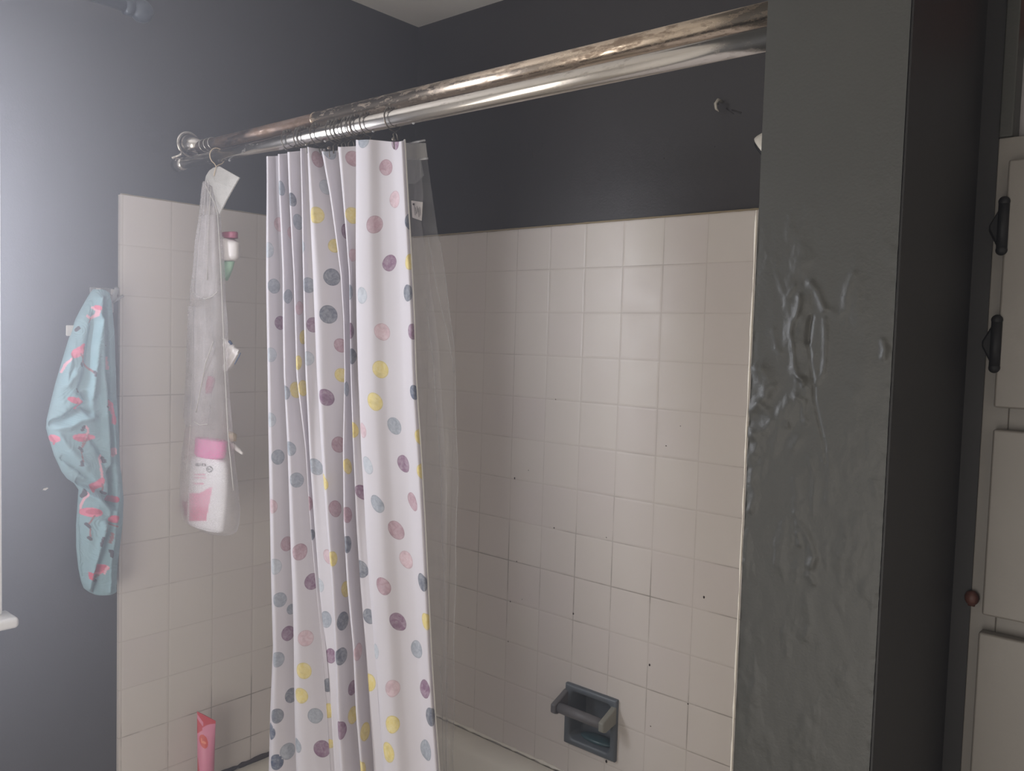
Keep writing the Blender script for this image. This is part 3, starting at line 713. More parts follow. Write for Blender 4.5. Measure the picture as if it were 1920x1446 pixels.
DOTS = [(0.6583, 1.7462, 0.0145, 'G'), (0.7294, 1.7367, 0.0132, 'M'), (0.7015, 1.6967, 0.0141, 'P'), (0.7203, 1.6409, 0.0147, 'K'), (0.6788, 1.5991, 0.0153, 'P'), (0.7152, 1.5339, 0.0142, 'M'), (0.7666, 1.6009, 0.0136, 'N'), (0.7725, 1.5339, 0.0134, 'Y'), (0.7653, 1.4823, 0.0143, 'D'), (0.6579, 1.4783, 0.0145, 'L'), (0.6967, 1.4162, 0.0151, 'K'), (0.7749, 1.4179, 0.0133, 'M'), (0.6855, 1.3517, 0.0151, 'Y'), (0.7653, 1.3172, 0.0124, 'N'), (0.597, 1.7219, 0.0139, 'P'), (0.5815, 1.6219, 0.0147, 'Y'), (0.5852, 1.5513, 0.0118, 'K'), (0.4996, 1.5983, 0.0141, 'M'), (0.5765, 1.4849, 0.0135, 'G'), (0.582, 1.4163, 0.0143, 'M'), (0.5881, 1.372, 0.0143, 'D'), (0.4053, 1.3894, 0.0131, 'P'), (0.3986, 1.3346, 0.0131, 'Y'), (0.4924, 1.3133, 0.0135, 'G'), (0.3756, 1.7355, 0.0158, 'P'), (0.3646, 1.6279, 0.0158, 'Y'), (0.4019, 1.5731, 0.0133, 'Y'), (0.3981, 1.5141, 0.016, 'D'), (0.3888, 1.4454, 0.0168, 'D'), (0.4853, 1.7423, 0.0144, 'G'), (0.3873, 1.6835, 0.0146, 'L'), (0.3104, 1.5002, 0.0145, 'G'), (0.2937, 1.5715, 0.0136, 'L'), (0.3165, 1.4259, 0.0144, 'M'), (0.302, 1.3631, 0.0134, 'L'), (0.2317, 1.6222, 0.015, 'G'), (0.2209, 1.6625, 0.0129, 'D'), (0.233, 1.4573, 0.0137, 'K'), (0.2514, 1.4024, 0.0137, 'Y'), (0.2367, 1.3543, 0.0135, 'Y'), (0.1661, 1.2998, 0.0158, 'Y'), (0.2526, 1.3062, 0.0154, 'Y'), (0.12, 1.6882, 0.0143, 'G'), (0.1419, 1.4796, 0.0139, 'G'), (0.1446, 1.6046, 0.0122, 'K'), (0.0473, 1.6234, 0.0145, 'K'), (0.017, 1.5699, 0.0153, 'L'), (0.0321, 1.5003, 0.0148, 'G'), (0.0458, 1.4286, 0.0138, 'M'), (0.0216, 1.3656, 0.0142, 'L'), (0.1366, 1.2959, 0.0138, 'G'), (0.6644, 1.2964, 0.0155, 'Y'), (0.6931, 1.2574, 0.0145, 'G'), (0.6205, 1.1867, 0.0148, 'L'), (0.7001, 1.196, 0.0144, 'M'), (0.6234, 1.1249, 0.0142, 'G'), (0.7047, 1.1367, 0.0146, 'P'), (0.6468, 1.0842, 0.0154, 'P'), (0.6567, 1.0378, 0.0145, 'K'), (0.761, 1.2444, 0.0133, 'Y'), (0.7532, 1.1883, 0.0132, 'Y'), (0.5726, 1.2438, 0.0137, 'Y'), (0.6191, 1.2446, 0.0131, 'K'), (0.4677, 1.1747, 0.0145, 'Y'), (0.376, 1.2068, 0.015, 'P'), (0.3413, 1.093, 0.0153, 'P'), (0.4392, 1.0894, 0.0146, 'P'), (0.5617, 1.1343, 0.0133, 'M'), (0.4313, 1.0392, 0.0145, 'D'), (0.363, 1.2939, 0.0154, 'M'), (0.3244, 1.1408, 0.014, 'Y'), (0.2834, 1.0052, 0.0132, 'K'), (0.3208, 1.009, 0.0129, 'Y'), (0.2956, 1.165, 0.0151, 'G'), (0.2203, 1.0943, 0.0134, 'P'), (0.2216, 1.0366, 0.0096, 'D'), (0.1404, 1.1296, 0.0143, 'G'), (0.1324, 1.1893, 0.0137, 'G'), (0.1496, 0.9988, 0.0152, 'P'), (0.0501, 0.9989, 0.0142, 'P'), (0.0344, 1.1668, 0.0146, 'G'), (0.0175, 1.2385, 0.0142, 'L'), (0.0172, 1.0735, 0.0141, 'K'), (0.6037, 0.9894, 0.0147, 'P'), (0.6213, 0.9323, 0.0148, 'M'), (0.6954, 1.0102, 0.0142, 'D'), (0.6943, 0.9476, 0.0135, 'Y'), (0.6552, 0.8937, 0.0147, 'G'), (0.6186, 0.8235, 0.0142, 'K'), (0.685, 0.8362, 0.0156, 'M'), (0.6273, 0.7663, 0.0143, 'Y'), (0.7066, 0.7976, 0.0147, 'D'), (0.6981, 0.7397, 0.0159, 'G'), (0.6218, 0.7205, 0.0154, 'Y'), (0.5238, 1.0016, 0.0149, 'D'), (0.5344, 0.9238, 0.0126, 'D'), (0.566, 0.872, 0.0135, 'L'), (0.4562, 0.8596, 0.0138, 'K'), (0.5436, 0.8158, 0.0146, 'Y'), (0.4745, 0.723, 0.0151, 'Y'), (0.3507, 0.9491, 0.0141, 'Y'), (0.334, 0.8975, 0.016, 'D'), (0.3318, 0.8377, 0.0151, 'D'), (0.3291, 0.7117, 0.0154, 'M'), (0.3624, 0.7275, 0.0146, 'Y'), (0.3611, 0.7744, 0.0126, 'M'), (0.2653, 0.8906, 0.0153, 'G'), (0.2508, 0.9497, 0.0125, 'L'), (0.2875, 0.8294, 0.0135, 'M'), (0.2742, 0.7786, 0.0116, 'D'), (0.2773, 0.7361, 0.0126, 'Y'), (0.2784, 0.6798, 0.0079, 'Y'), (0.1784, 0.9442, 0.0148, 'M'), (0.1729, 0.8435, 0.0148, 'K'), (0.1686, 0.7843, 0.015, 'Y'), (0.161, 0.7383, 0.0141, 'Y'), (0.0577, 0.7081, 0.0137, 'D'), (0.1861, 0.7027, 0.0141, 'G'), (0.1946, 0.644, 0.0153, 'M'), (0.0233, 0.9585, 0.0152, 'L'), (0.0331, 0.8941, 0.0143, 'G'), (0.057, 0.8713, 0.0103, 'G'), (0.0489, 0.8266, 0.0145, 'M'), (0.0263, 0.7805, 0.0146, 'G'), (0.0303, 0.6752, 0.0137, 'D'), (0.0139, 0.644, 0.0149, 'N'), (0.0527, 0.6087, 0.0149, 'G'), (0.1442, 0.6448, 0.0124, 'G'), (0.032, 0.5926, 0.0139, 'N'), (0.4565, 0.6655, 0.0142, 'Y')] #DOTS#
def dots_on():
    me = cl.data; nf = len(me.polygons)
    pl = [0.0]*(nf*3); co = [1.0]*(nf*4)
    for k, (u, v_, r, cc) in enumerate(DOTS):
        col = srgb(*COLS[cc])
        for rr_ in range(rows):
            zrow = cv[rr_*(cols+1)].z
            if abs(zrow-v_) > r+.03: continue
            base = rr_*(cols+1)
            for j in range(cols):
                uu, vv = cuv[base+j]
                if abs(uu-u) < r+.006 and abs(vv-v_) < r+.012:
                    fi_ = rr_*cols+j
                    ou, ov_, orr = pl[fi_*3:fi_*3+3]
                    if orr > 0 and math.hypot(uu-ou, vv-ov_) < math.hypot(uu-u, vv-v_): continue
                    pl[fi_*3:fi_*3+3] = [u, v_, r]; co[fi_*4:fi_*4+4] = col
    a = me.attributes.new('dot_place', 'FLOAT_VECTOR', 'FACE'); a.data.foreach_set('vector', pl)
    b = me.attributes.new('dot_colour', 'FLOAT_COLOR', 'FACE'); b.data.foreach_set('color', co)
dots_on()
# hem along the free right-hand edge
hem = [cv[r*(cols+1)+cols]+Vector((.0005, 0, 0)) for r in range(0, rows+1, 2)]
MB().tube(hem, .0016, 6).build('side_hem', LABELW, curt, smooth=True)

# curtain hooks: wire ring round the rod with roller beads, and knob ends
def make_hook(x, drop, lean, label):
    h = empty('curtain_hook', W(x, LY, lz(x)), label, 'curtain hook', 'metal ball hooks on the lower rod')
    c = W(x, LY, lz(x)); R_ = .0195
    P = []
    for k in range(0, 15):
        a = math.radians(100+ k*(190/14))      # over the top, down the front
        P.append(c+Vector((lean*.006*k/14, math.cos(a)*R_, math.sin(a)*R_*1.05)))
    e = c+Vector((lean*.02, -.007, -.024-drop)); P += [c+Vector((lean*.012, -.005, -.028)), e]
    MB().tube(P, .0014, 6).build('front_wire', WIRE, h, smooth=True)
    Q = []
    for k in range(0, 13):
        a = math.radians(70-k*(150/12)); Q.append(c+Vector((.004, math.cos(a)*R_, math.sin(a)*R_*1.05)))
    Q += [c+Vector((.007, .006, -.027)), c+Vector((.009, .006, -.026-drop*.6))]
    MB().tube(Q, .0012, 6).build('rear_wire', WIRE, h, smooth=True)
    for k, a in enumerate((128, 109, 90, 71, 52)):
        a = math.radians(a)
        MB().ball(c+Vector((.001*(k % 2), math.cos(a)*.0188, math.sin(a)*.0188+.0004)), .0036, 12, 8).build('bead', WIRE, h, smooth=True)
    return h
hk = [(543, 'leftmost ball hook on the lower rod, apart from the others'), (566, 'second ball hook from the left on the lower rod, front of its pair'), (571, 'third ball hook from the left on the lower rod, rear of its pair'),
      (596, 'lone ball hook above the third curtain fold, fourth from the left'), (626, 'fifth ball hook from the left, first of a tight run of three'), (634, 'sixth ball hook from the left, middle of a tight run of three'),
      (640, 'seventh ball hook from the left, last of a tight run of three'), (655, 'eighth ball hook from the left, just left of the bunched pair'), (664, 'ninth ball hook from the left, left one of the bunched pair'),
      (669, 'tenth ball hook from the left, right one of the bunched pair'), (688, 'second ball hook from the right, at the left edge of the wide panel'), (735, 'rightmost ball hook on the lower rod, alone above the wide panel')]
for k, (px, lb) in enumerate(hk):
    x = at(px, 240, 1, LY)[0]
    make_hook(x, .016+.004*((k*7) % 3)/2-(.004 if k > 9 else 0), [.9, .5, .9, 1.0, .5, .6, .7, .4, 1.2, 1.4, 1.3, .8][k], lb)
for px, py in ((738, 261), (617, 278), (575, 271)):
    kn = MB(); q = at(px, py, 1, LY-.25); kn.ball(W(*q), .0035, 12, 8); kn.tube([W(*q), W(q[0]+.02, q[1], q[2]-.15)], .001, 6)
    kn.build('hook_knob', WIRE, curt, smooth=True)

# clear liner behind the curtain
ln = empty('shower_liner', W(7.3, LY+.15, .4), 'clear vinyl shower liner hanging behind the right edge of the dotted curtain', 'shower liner')
def sheet(name, L, Rr, ytab, mat, parent, nx=40, nz=120, wave=.05, ph=0, ztop=None):
    'L and Rr: photo edges [(py, px)...]; y depth by column'
    v = []; f = []; uvs = []
    py0, py1 = L[0][0], L[-1][0]
    for j in range(nz+1):
        py = py0+(py1-py0)*j/nz
        for i in range(nx+1):
            s = i/nx; px = lin(L, py)+(lin(Rr, py)-lin(L, py))*s
            y = ytab+wave*math.sin(s*9+ph)*(.5+j/nz*.8)+.05*math.sin(s*21+ph*2+j*.01)*wave/.05*.4
            p = at(px, py, 1, y); v.append(W(*p)); uvs.append((p[0]*T, p[2]*T))
    for j in range(nz):
        for i in range(nx):
            a = j*(nx+1)+i; f.append((a, a+nx+1, a+nx+2, a+1))
    return mesh_obj(name, v, f, mat, parent, smooth=True, uvs=uvs)
sheet('film', [(272, 700), (600, 716), (1100, 740), (1700, 780)], [(268, 797), (440, 821), (540, 838), (640, 850), (760, 855), (900, 858), (1150, 852), (1446, 850), (1700, 846)], LY+.42, LINER, ln, wave=.07)
sheet('folded_film', [(300, 752), (700, 772), (1100, 792), (1700, 836)], [(300, 788), (365, 794), (410, 789), (480, 800), (640, 822), (900, 838), (1200, 838), (1446, 842), (1700, 846)], LY+.36, LINER, ln, wave=.05, ph=2)
sheet('header_band', [(268, 758), (300, 760)], [(262.5, 797.5), (298, 802)], LY+.34, LINERHEM, ln, 16, 12, .01)
sheet('header_fold', [(296, 757), (345, 760)], [(299, 789), (330, 795), (345, 778)], LY+.33, LINERFOLD, ln, 16, 16, .015)
for nm, a, b, c_, d_ in (('band_edge', 768, 268.5, 797, 263), ('band_edge', 786, 299, 802, 297)):
    A, B = at(a, b, 1, LY+.32), at(c_, d_, 1, LY+.32); MB().tube([W(*A), W(*B)], .0018, 8).build(nm, CLEARHOOK, ln, smooth=True)
fe = MB()
for tab in ([(440, 800), (520, 815), (620, 838), (700, 850)], [(560, 800), (800, 822), (1000, 830), (1446, 838)], [(440, 821), (540, 838), (640, 850), (760, 855), (900, 858), (1150, 852), (1446, 850)], [(1250, 825), (1446, 833)]):
    pts = []
    for k in range(41):
        py = tab[0][0]+(tab[-1][0]-tab[0][0])*k/40; pts.append(W(*at(lin(tab, py)+1.2*math.sin(py*.03), py, 1, LY+.38)))
    fe.tube(pts, .0007, 5)
fe.build('film_creases', LINER, ln, smooth=True)
q = [at(a, b, 1, LY+.28) for a, b in ((771, 376), (792, 379), (790, 414), (773, 408))]
tg = MB(); tg.v = [W(*p) for p in q]+[W(p[0], p[1]+.01, p[2]) for p in q]; tg.f = [(0, 1, 2, 3), (7, 6, 5, 4), (0, 4, 5, 1), (1, 5, 6, 2), (2, 6, 7, 3), (3, 7, 4, 0)]
lab = tg.build('care_label', LABELW, ln); lab['label'] = 'white care label with lines of small print'
li = MB()
for k in range(5):
    a = at(776.5+2.6*k, 385+k*.8+(k % 2)*3, 1, LY+.265); b = at(778.5+2.4*k, 404-(k % 3)*4+k, 1, LY+.265); li.tube([W(*a), W(*b)], .00045, 4)
a = at(775.5, 383, 1, LY+.265); li.ball(W(*a), .0018, 8, 6)
li.build('small_print', INK, lab)

# ------------------------------------------------------------------ lofts read off outlines
def loft(name, outline, plane, axis, thick, mat, parent=None, NU=72, NV=160, disp=None, wrap=True, back=.5, flat=0):
    """closed body; outline [(py, left px, right px)...] on the plane axis=plane; thick(py) is half depth in tiles"""
    L = [(a, b) for a, b, c in outline]; Rr = [(a, c) for a, b, c in outline]
    v = []; f = []; par = []
    for j in range(NV+1):
        py = outline[0][0]+(outline[-1][0]-outline[0][0])*j/NV
        l, r = lin(L, py), lin(Rr, py); A, B = Vector(at(l, py, axis, plane)), Vector(at(r, py, axis, plane))
        mid = (A+B)/2; half = (B-A)/2; half.z = 0
        nrm = Vector((half.y, -half.x, 0)).normalized()   # towards the camera side
        tk = thick(py)
        for i in range(NU):
            a = 2*math.pi*i/NU; s, c = math.cos(a), math.sin(a)
            e = c*tk*(1 if c > 0 else back)
            P = mid+half*(-s)+nrm*e
            P.z = mid.z
            px = l+(r-l)*(.5-.5*s)
            sx, sy = seen(P)
            if disp:
                P = P+nrm*disp(sx, sy, (.5-.5*s), c)
            v.append(W(*P)); par.append((sx, sy, c))
    for j in range(NV):
        for i in range(NU): f.append((j*NU+i, j*NU+(i+1) % NU, (j+1)*NU+(i+1) % NU, (j+1)*NU+i))
    f.append(tuple(range(NU))[::-1]); f.append(tuple(NV*NU+i for i in range(NU)))
    uvs = [((p[0])*.0009, (p[1])*.0009) for p in par]
    o = mesh_obj(name, v, f, mat, parent, smooth=True, uvs=uvs)
    bm = bmesh.new(); bm.from_mesh(o.data); bmesh.ops.recalc_face_normals(bm, faces=bm.faces); bm.to_mesh(o.data); bm.free()
    return o, par

# flamingo cloth on its hook
OUT = [(543, 176, 196), (548, 171, 204), (560, 164, 207), (580, 153, 209), (600, 143, 211), (640, 129, 214), (680, 117, 215), (720, 105, 216), (760, 95, 218), (785, 89, 219), (800, 88, 220), (815, 92, 221), (850, 103, 222),
       (880, 117, 224), (893, 127, 226), (903, 141, 227), (915, 149, 228), (940, 147, 230), (980, 144, 229), (1020, 144, 225), (1060, 148, 220), (1085, 153, 218), (1098, 158, 218), (1106, 168, 217), (1111, 178, 217)]
FOLDS = [ # creases: polyline, half width px, depth tiles (negative = groove)
 ([(186, 560), (182, 620), (178, 680), (172, 730), (166, 775)], 7, .16), ([(196, 560), (200, 640), (205, 740), (210, 850), (214, 950)], 4, -.14),
 ([(178, 590), (168, 650), (160, 700), (150, 735)], 6, -.12), ([(140, 700), (125, 720), (124, 700), (130, 672)], 8, .10), ([(96, 795), (120, 788), (142, 770), (158, 762), (166, 776)], 6, -.20),
 ([(105, 800), (130, 800), (150, 788), (172, 782)], 7, .14), ([(160, 740), (166, 752), (168, 772)], 6, -.16), ([(188, 600), (192, 700), (200, 800), (204, 880)], 6, .12),
 ([(150, 905), (175, 912), (195, 925), (208, 945)], 7, -.20), ([(155, 925), (180, 935), (205, 955), (212, 975)], 6, .14), ([(120, 860), (150, 880), (170, 900)], 6, -.10),
 ([(110, 820), (135, 850), (160, 872)], 9, .08), ([(208, 880), (212, 930), (210, 990), (198, 1020), (186, 1060), (180, 1108)], 6, -.18), ([(196, 985), (188, 1030), (170, 1075), (164, 1100)], 7, .12),
 ([(216, 960), (210, 1020), (204, 1060), (203, 1108)], 5, .12), ([(152, 960), (156, 1020), (160, 1080)], 8, -.08), ([(170, 820), (190, 850), (205, 890)], 5, -.08), ([(205, 700), (210, 780), (216, 850)], 3, .08)]
fbox = [(pl, w_, d_, min(q[1] for q in pl)-20, max(q[1] for q in pl)+20) for pl, w_, d_ in FOLDS]
def tdisp(px, py, s, c):
    if c < -.05: return 0
    d = 0
    for pl, w_, dd, y0, y1 in fbox:
        if py < y0 or py > y1: continue
        m = min(seg_d((px, py), a, b) for a, b in zip(pl, pl[1:]))
        if m < 2.6*w_: d += dd*math.exp(-(m/w_)**2)
    d += .028*noise.fractal(Vector((px*.045, py*.018, 2)), 1, 2, 3)
    d += .006*math.sin(py*.9+px*.4*noise.noise(Vector((px*.02, py*.02, 0))))
    return d*sstep(0, .45, c)*.9
tw = empty('flamingo_cloth', W(.3, -8.3, -2.1), 'pale blue muslin cloth printed with pink flamingos, hanging from the clear hook', 'cloth')
tob, par = loft('muslin', OUT, .33, 0, lambda py: lin([(543, .10), (600, .24), (780, .38), (900, .30), (1000, .26), (1111, .20)], py), TOWELM, tw, 200, 520, tdisp, back=1.1)
BLUE = srgb(128, 160, 168); PK = srgb(216, 112, 136); PK2 = srgb(196, 82, 106); PKL = srgb(222, 164, 176); DKB = srgb(62, 56, 66); BR = srgb(146, 96, 96)
def ell(p, c, rx, ry, ang):
    a = math.radians(ang); dx, dy = p[0]-c[0], p[1]-c[1]; u = dx*math.cos(a)+dy*math.sin(a); w = -dx*math.sin(a)+dy*math.cos(a)
    return (u/rx)**2+(w/ry)**2 < 1
SH = [ # flamingos: ('e', centre, rx, ry, angle, colour) or ('l', polyline, width, colour)
 ('l', [(174, 577), (181, 582), (180, 590), (172, 597), (163, 592)], 2.6, PKL), ('l', [(172, 597), (168, 605)], 1.2, BR), ('e', (181, 577), 5, 3.5, 40, PK), ('l', [(148, 615), (143, 619)], 3, DKB),
 ('e', (147, 660), 15, 7.5, -32, PK), ('e', (156, 650), 6, 3.5, -40, PK2), ('l', [(160, 652), (158, 668), (154, 684)], 1.7, BR), ('l', [(152, 664), (163, 685), (174, 702)], 1.5, BR), ('l', [(153, 682), (156, 686)], 3, DKB), ('l', [(132, 672), (120, 684), (114, 698)], 2, PKL), ('l', [(173, 696), (174, 704)], 2, DKB),
 ('e', (141, 751), 14, 5, 18, PK2), ('l', [(146, 748), (152, 757), (147, 766)], 3, PK), ('l', [(151, 736), (146, 730)], 1.5, DKB),
 ('e', (100, 822), 9, 6, 12, PK), ('l', [(95, 818), (101, 828), (100, 832)], 2, PK2),
 ('e', (158, 820), 19, 6, 2, PK), ('e', (152, 824), 12, 4, 6, PK2), ('l', [(163, 818), (165, 806), (161, 800), (157, 803)], 2.4, PKL), ('l', [(158, 800), (154, 806)], 3, DKB), ('l', [(158, 826), (152, 842), (153, 872)], 1.6, BR), ('l', [(164, 824), (158, 834), (150, 842)], 1.6, BR), ('l', [(151, 866), (152, 872)], 3, DKB), ('l', [(149, 840), (154, 845)], 3, DKB),
 ('l', [(204, 752), (200, 762)], 3.4, DKB), ('l', [(203, 752), (209, 758), (211, 770), (214, 785)], 3, PK), ('e', (214, 788), 4, 8, 0, PK), ('l', [(196, 640), (199, 648)], 3, DKB), ('l', [(202, 670), (205, 692)], 2, PKL),
 ('l', [(193, 866), (191, 856), (187, 859), (190, 880), (192, 898)], 2.4, PKL), ('l', [(194, 860), (196, 866)], 3, DKB), ('e', (184, 911), 14, 7, -48, PK2), ('e', (188, 904), 9, 5, -40, PK), ('l', [(192, 908), (198, 926)], 1.5, BR), ('l', [(195, 924), (202, 927)], 2.5, DKB),
 ('l', [(153, 962), (151, 948), (157, 936), (162, 925), (158, 921)], 2.6, PKL), ('l', [(158, 920), (153, 930)], 3.6, DKB), ('e', (171, 961), 19, 8, 4, PK), ('e', (176, 960), 13, 5, 0, PK2), ('l', [(178, 968), (164, 986), (170, 992)], 1.7, BR), ('l', [(169, 988), (168, 1010)], 1.6, BR), ('l', [(163, 983), (168, 988)], 3, DKB), ('l', [(166, 1008), (170, 1011)], 3, DKB),
 ('e', (217, 938), 7, 5, -20, PK2), ('e', (213, 973), 9, 6, -15, PK2), ('l', [(207, 982), (199, 992), (198, 996)], 1.5, BR), ('l', [(209, 984), (221, 988)], 1.5, BR), ('l', [(191, 1008), (188, 1022)], 3, DKB), ('l', [(206, 1032), (207, 1042)], 3, DKB),
 ('e', (186, 1071), 16, 7, -32, PK), ('e', (190, 1068), 11, 4.5, -32, PK2), ('l', [(176, 1078), (167, 1074), (167, 1083), (180, 1088)], 2.4, PK2), ('l', [(180, 1086), (184, 1092)], 3.2, DKB), ('l', [(188, 1080), (180, 1096), (176, 1110)], 1.5, BR), ('l', [(200, 1062), (196, 1076)], 1.5, PKL),
 ('e', (213, 848), 3, 8, 0, PKL), ('l', [(211, 1000), (206, 1018)], 1.4, BR)]
cols_ = []
for px, py, c in par:
    col = BLUE
    wv = noise.noise(Vector((px*.05, py*.05, 5)))
    if c > -.25:
        p = (px+1.2*wv, py+1.2*wv)
        for s in SH:
            if s[0] == 'e':
                if ell(p, s[1], s[2]*1.14, s[3]*1.14, s[4]): col = s[5]
            elif min(seg_d(p, a, b) for a, b in zip(s[1], s[1][1:])) < s[2]: col = s[3]
    k = 1+.05*wv; cols_.append((min(1, col[0]*k), min(1, col[1]*k), min(1, col[2]*k), 1))
paint_verts(tob, cols_)
q = at(128, 618, 0, .35)
tgm = MB().box((.28, q[1]-.02, q[2]-.12), (.32, q[1]+.16, q[2]+.08)); tgm.build('care_tag', LABELW, tw, bevel=.002)['label'] = 'small white care tag at the cloth edge'
# clear adhesive hook
hx = empty('adhesive_hook', W(0, -8.2, -1.9), 'clear plastic adhesive hook on the wall holding the flamingo cloth', 'hook')
a0 = at(167, 538, 0, -th); a1 = at(212, 563, 0, -th)
MB().box((-th, a0[1], a1[2]-.25), (-.045, a1[1], a0[2])).build('backplate', CLEARHOOK, hx, bevel=.004)
ym = (a0[1]+a1[1])/2+.08
MB().tube([W(-.05, ym, a1[2]+.1), W(.28, ym, a1[2]+.02), W(.42, ym, a1[2]+.22)], [.006, .005, .005], 12).build('prong', CLEARHOOK, hx, smooth=True)
MB().box((-.04, ym-.2, a0[2]-.2), (-.02, ym-.12, a0[2]-.02)).build('adhesive_strip', LABELW, hx)
MB().box((-.04, ym+.08, a0[2]-.2), (-.02, ym+.2, a0[2]-.02)).build('adhesive_strip', LABELW, hx)
b0 = at(214, 560, 0, -th)
sm = MB().tube([W(-th, b0[1]-.05, b0[2]-.1), W(.06, b0[1]+.02, b0[2]), W(.03, b0[1]+.12, b0[2]+.06)], .003, 8); sm.build('loose_strip', CLEARHOOK, hx, smooth=True)

# net organiser hanging from the lower rod
BY = LY+.02
bg = empty('hanging_net_bag', W(1.45, BY, .6), 'white net bag hanging from the lower rod at left with toiletries inside', 'bag')
BO = [(340, 384, 402), (352, 382, 404), (380, 379, 407), (400, 377, 409), (450, 371, 413), (500, 366, 416), (545, 361, 418), (560, 361, 418), (600, 363, 421), (650, 361, 422), (700, 361, 422), (760, 360, 425), (800, 358, 427), (850, 350, 431), (880, 348, 434), (920, 347, 439), (950, 347, 442), (970, 348, 442), (985, 351, 438), (993, 360, 430), (998, 374, 414)]
def bdisp(px, py, s, c):
    k = sstep(900, 500, py)
    return .035*math.sin(s*26+py*.004)*k*sstep(0, .3, abs(c))+.02*noise.noise(Vector((px*.06, py*.012, 1)))
btk = lambda py: lin([(340, .06), (450, .14), (560, .2), (700, .25), (820, .33), (950, .38), (985, .3), (998, .1)], py)
loft('net_body', BO, BY, 1, btk, NET, bg, 64, 150, bdisp, back=1)
PO = [(405, 380, 408), (450, 374, 411), (500, 370, 414), (540, 367, 414), (556, 372, 412), (561, 380, 404)]
loft('upper_pocket', PO, BY-.02, 1, lambda py: btk(py)+.03, NET, bg, 48, 50, bdisp, back=-.6)
PO2 = [(575, 366, 395), (650, 363, 402), (720, 362, 400), (780, 362, 394), (792, 366, 392), (797, 372, 390)]
loft('lower_pocket', PO2, BY-.02, 1, lambda py: btk(py)+.04, NET, bg, 48, 50, bdisp, back=-.6)
fp = [(384, 340), (386, 330), (392, 320), (400, 314.5), (411, 312), (448, 333), (437, 352), (424, 375), (411, 402), (404, 380), (398, 350)]
v = []; m = len(fp)
for dy in (0, .025):
    for k, (a, b) in enumerate(fp): 
        q = at(a, b, 1, BY-.05-.04*math.sin(k*1.3)); v.append(W(q[0], q[1]+dy, q[2]))
c0_ = at(404, 342, 1, BY-.10); v.append(W(*c0_)); v.append(W(c0_[0], c0_[1]+.03, c0_[2]))
f = [(k, (k+1) % m, 2*m) for k in range(m)]+[((k+1) % m+m, k+m, 2*m+1) for k in range(m)]+[(k, k+m, (k+1) % m+m, (k+1) % m) for k in range(m)]
mesh_obj('top_flap', v, f, NETFLAP, bg, uvs=[(p.x, p.z) for p in v])
st = [at(401, 330, 1, BY-.08), at(398, 322, 1, BY-.12), at(405, 312, 1, BY-.05)]
x_ = at(409, 300, 1, BY)[0]
loop_pts = [W(*st[0]), W(*st[2])]+[W(x_, LY+.16*math.cos(math.radians(a)), lz(x_)+.16*math.sin(math.radians(a))) for a in range(250, -100, -25)]+[W(*st[2])]
MB().tube(loop_pts, .0011, 6).build('hanging_cord', BEIGE, bg, smooth=True)
sm_ = MB()
for pl in ([(384, 345), (393, 362), (402, 380), (408, 400), (414, 500), (418, 600), (422, 700), (428, 820), (440, 940)], [(395, 350), (390, 450), (388, 540)], [(377, 400), (366, 500), (361, 560)], [(361, 570), (361, 700), (356, 820), (348, 900)], [(361, 548), (372, 556), (385, 561), (398, 556), (410, 545)], [(363, 790), (375, 797), (392, 795)], [(400, 640), (386, 680), (374, 740), (366, 780)]):
    P = []
    for a, b in zip(pl, pl[1:]):
        for k in range(6):
            x2 = a[0]+(b[0]-a[0])*k/6; y2 = a[1]+(b[1]-a[1])*k/6; P.append(W(*at(x2, y2, 1, BY-btk(y2)*.9-.03)))
    sm_.tube(P, .0012, 6)
sm_.build('seams', NETFLAP, bg, smooth=True)
# bottle in the bag
bo = empty('lotion_bottle', W(1.35, BY, -6.7), 'white bottle with pink flip cap inside the bottom of the net bag', 'bottle')
BB = [(857, 370, 416), (861, 365, 421), (870, 361, 424), (900, 358, 425), (950, 355, 422), (975, 354, 419), (986, 355, 417), (990, 358, 414)]
bob, par = loft('body', BB, BY-.02, 1, lambda py: .17 if py < 985 else .14, PRINTED, bo, 120, 150, None, back=1)
WH = srgb(236, 234, 236); PB = srgb(234, 140, 174); PB2 = srgb(222, 106, 146); GR = srgb(64, 70, 66)
cols_ = []
for px, py, c in par:
    col = WH
    if c > 0:
        e0 = 357+(px-357)*0
        if 914 < py < 977 and 355 < px < 400-(py-905)*.19 and py > 926-(px-372)*.55: col = PB if py < 952 else PB2
        if 925 < py < 977 and 355 < px < 386 and py < 977: col = PB if py < 950 else PB2
        if (px-393)**2+(py-880)**2 < 6.2**2: col = GR if int(math.atan2(py-880, px-393)*3) % 2 or (px-393)**2+(py-880)**2 > 20 else WH
        if 868 < py < 875 and 366 < px < 387 and (int(px*1.1) % 3) and abs(py-871.5-.2*math.sin(px)) < 2.6: col = GR
        for yy, x0, x1 in ((890, 364, 384), (896, 363, 386), (907, 362, 382)):
            if abs(py-yy) < 1.5 and x0 < px < x1 and int(px*.9) % 4: col = PB
    cols_.append(col)
paint_verts(bob, cols_)
loft('cap', [(824, 372, 421), (827, 370, 422), (840, 369.5, 421), (853, 368, 419), (857, 372, 414)], BY-.02, 1, lambda py: .18, PINKCAP, bo, 60, 24, None, back=1)
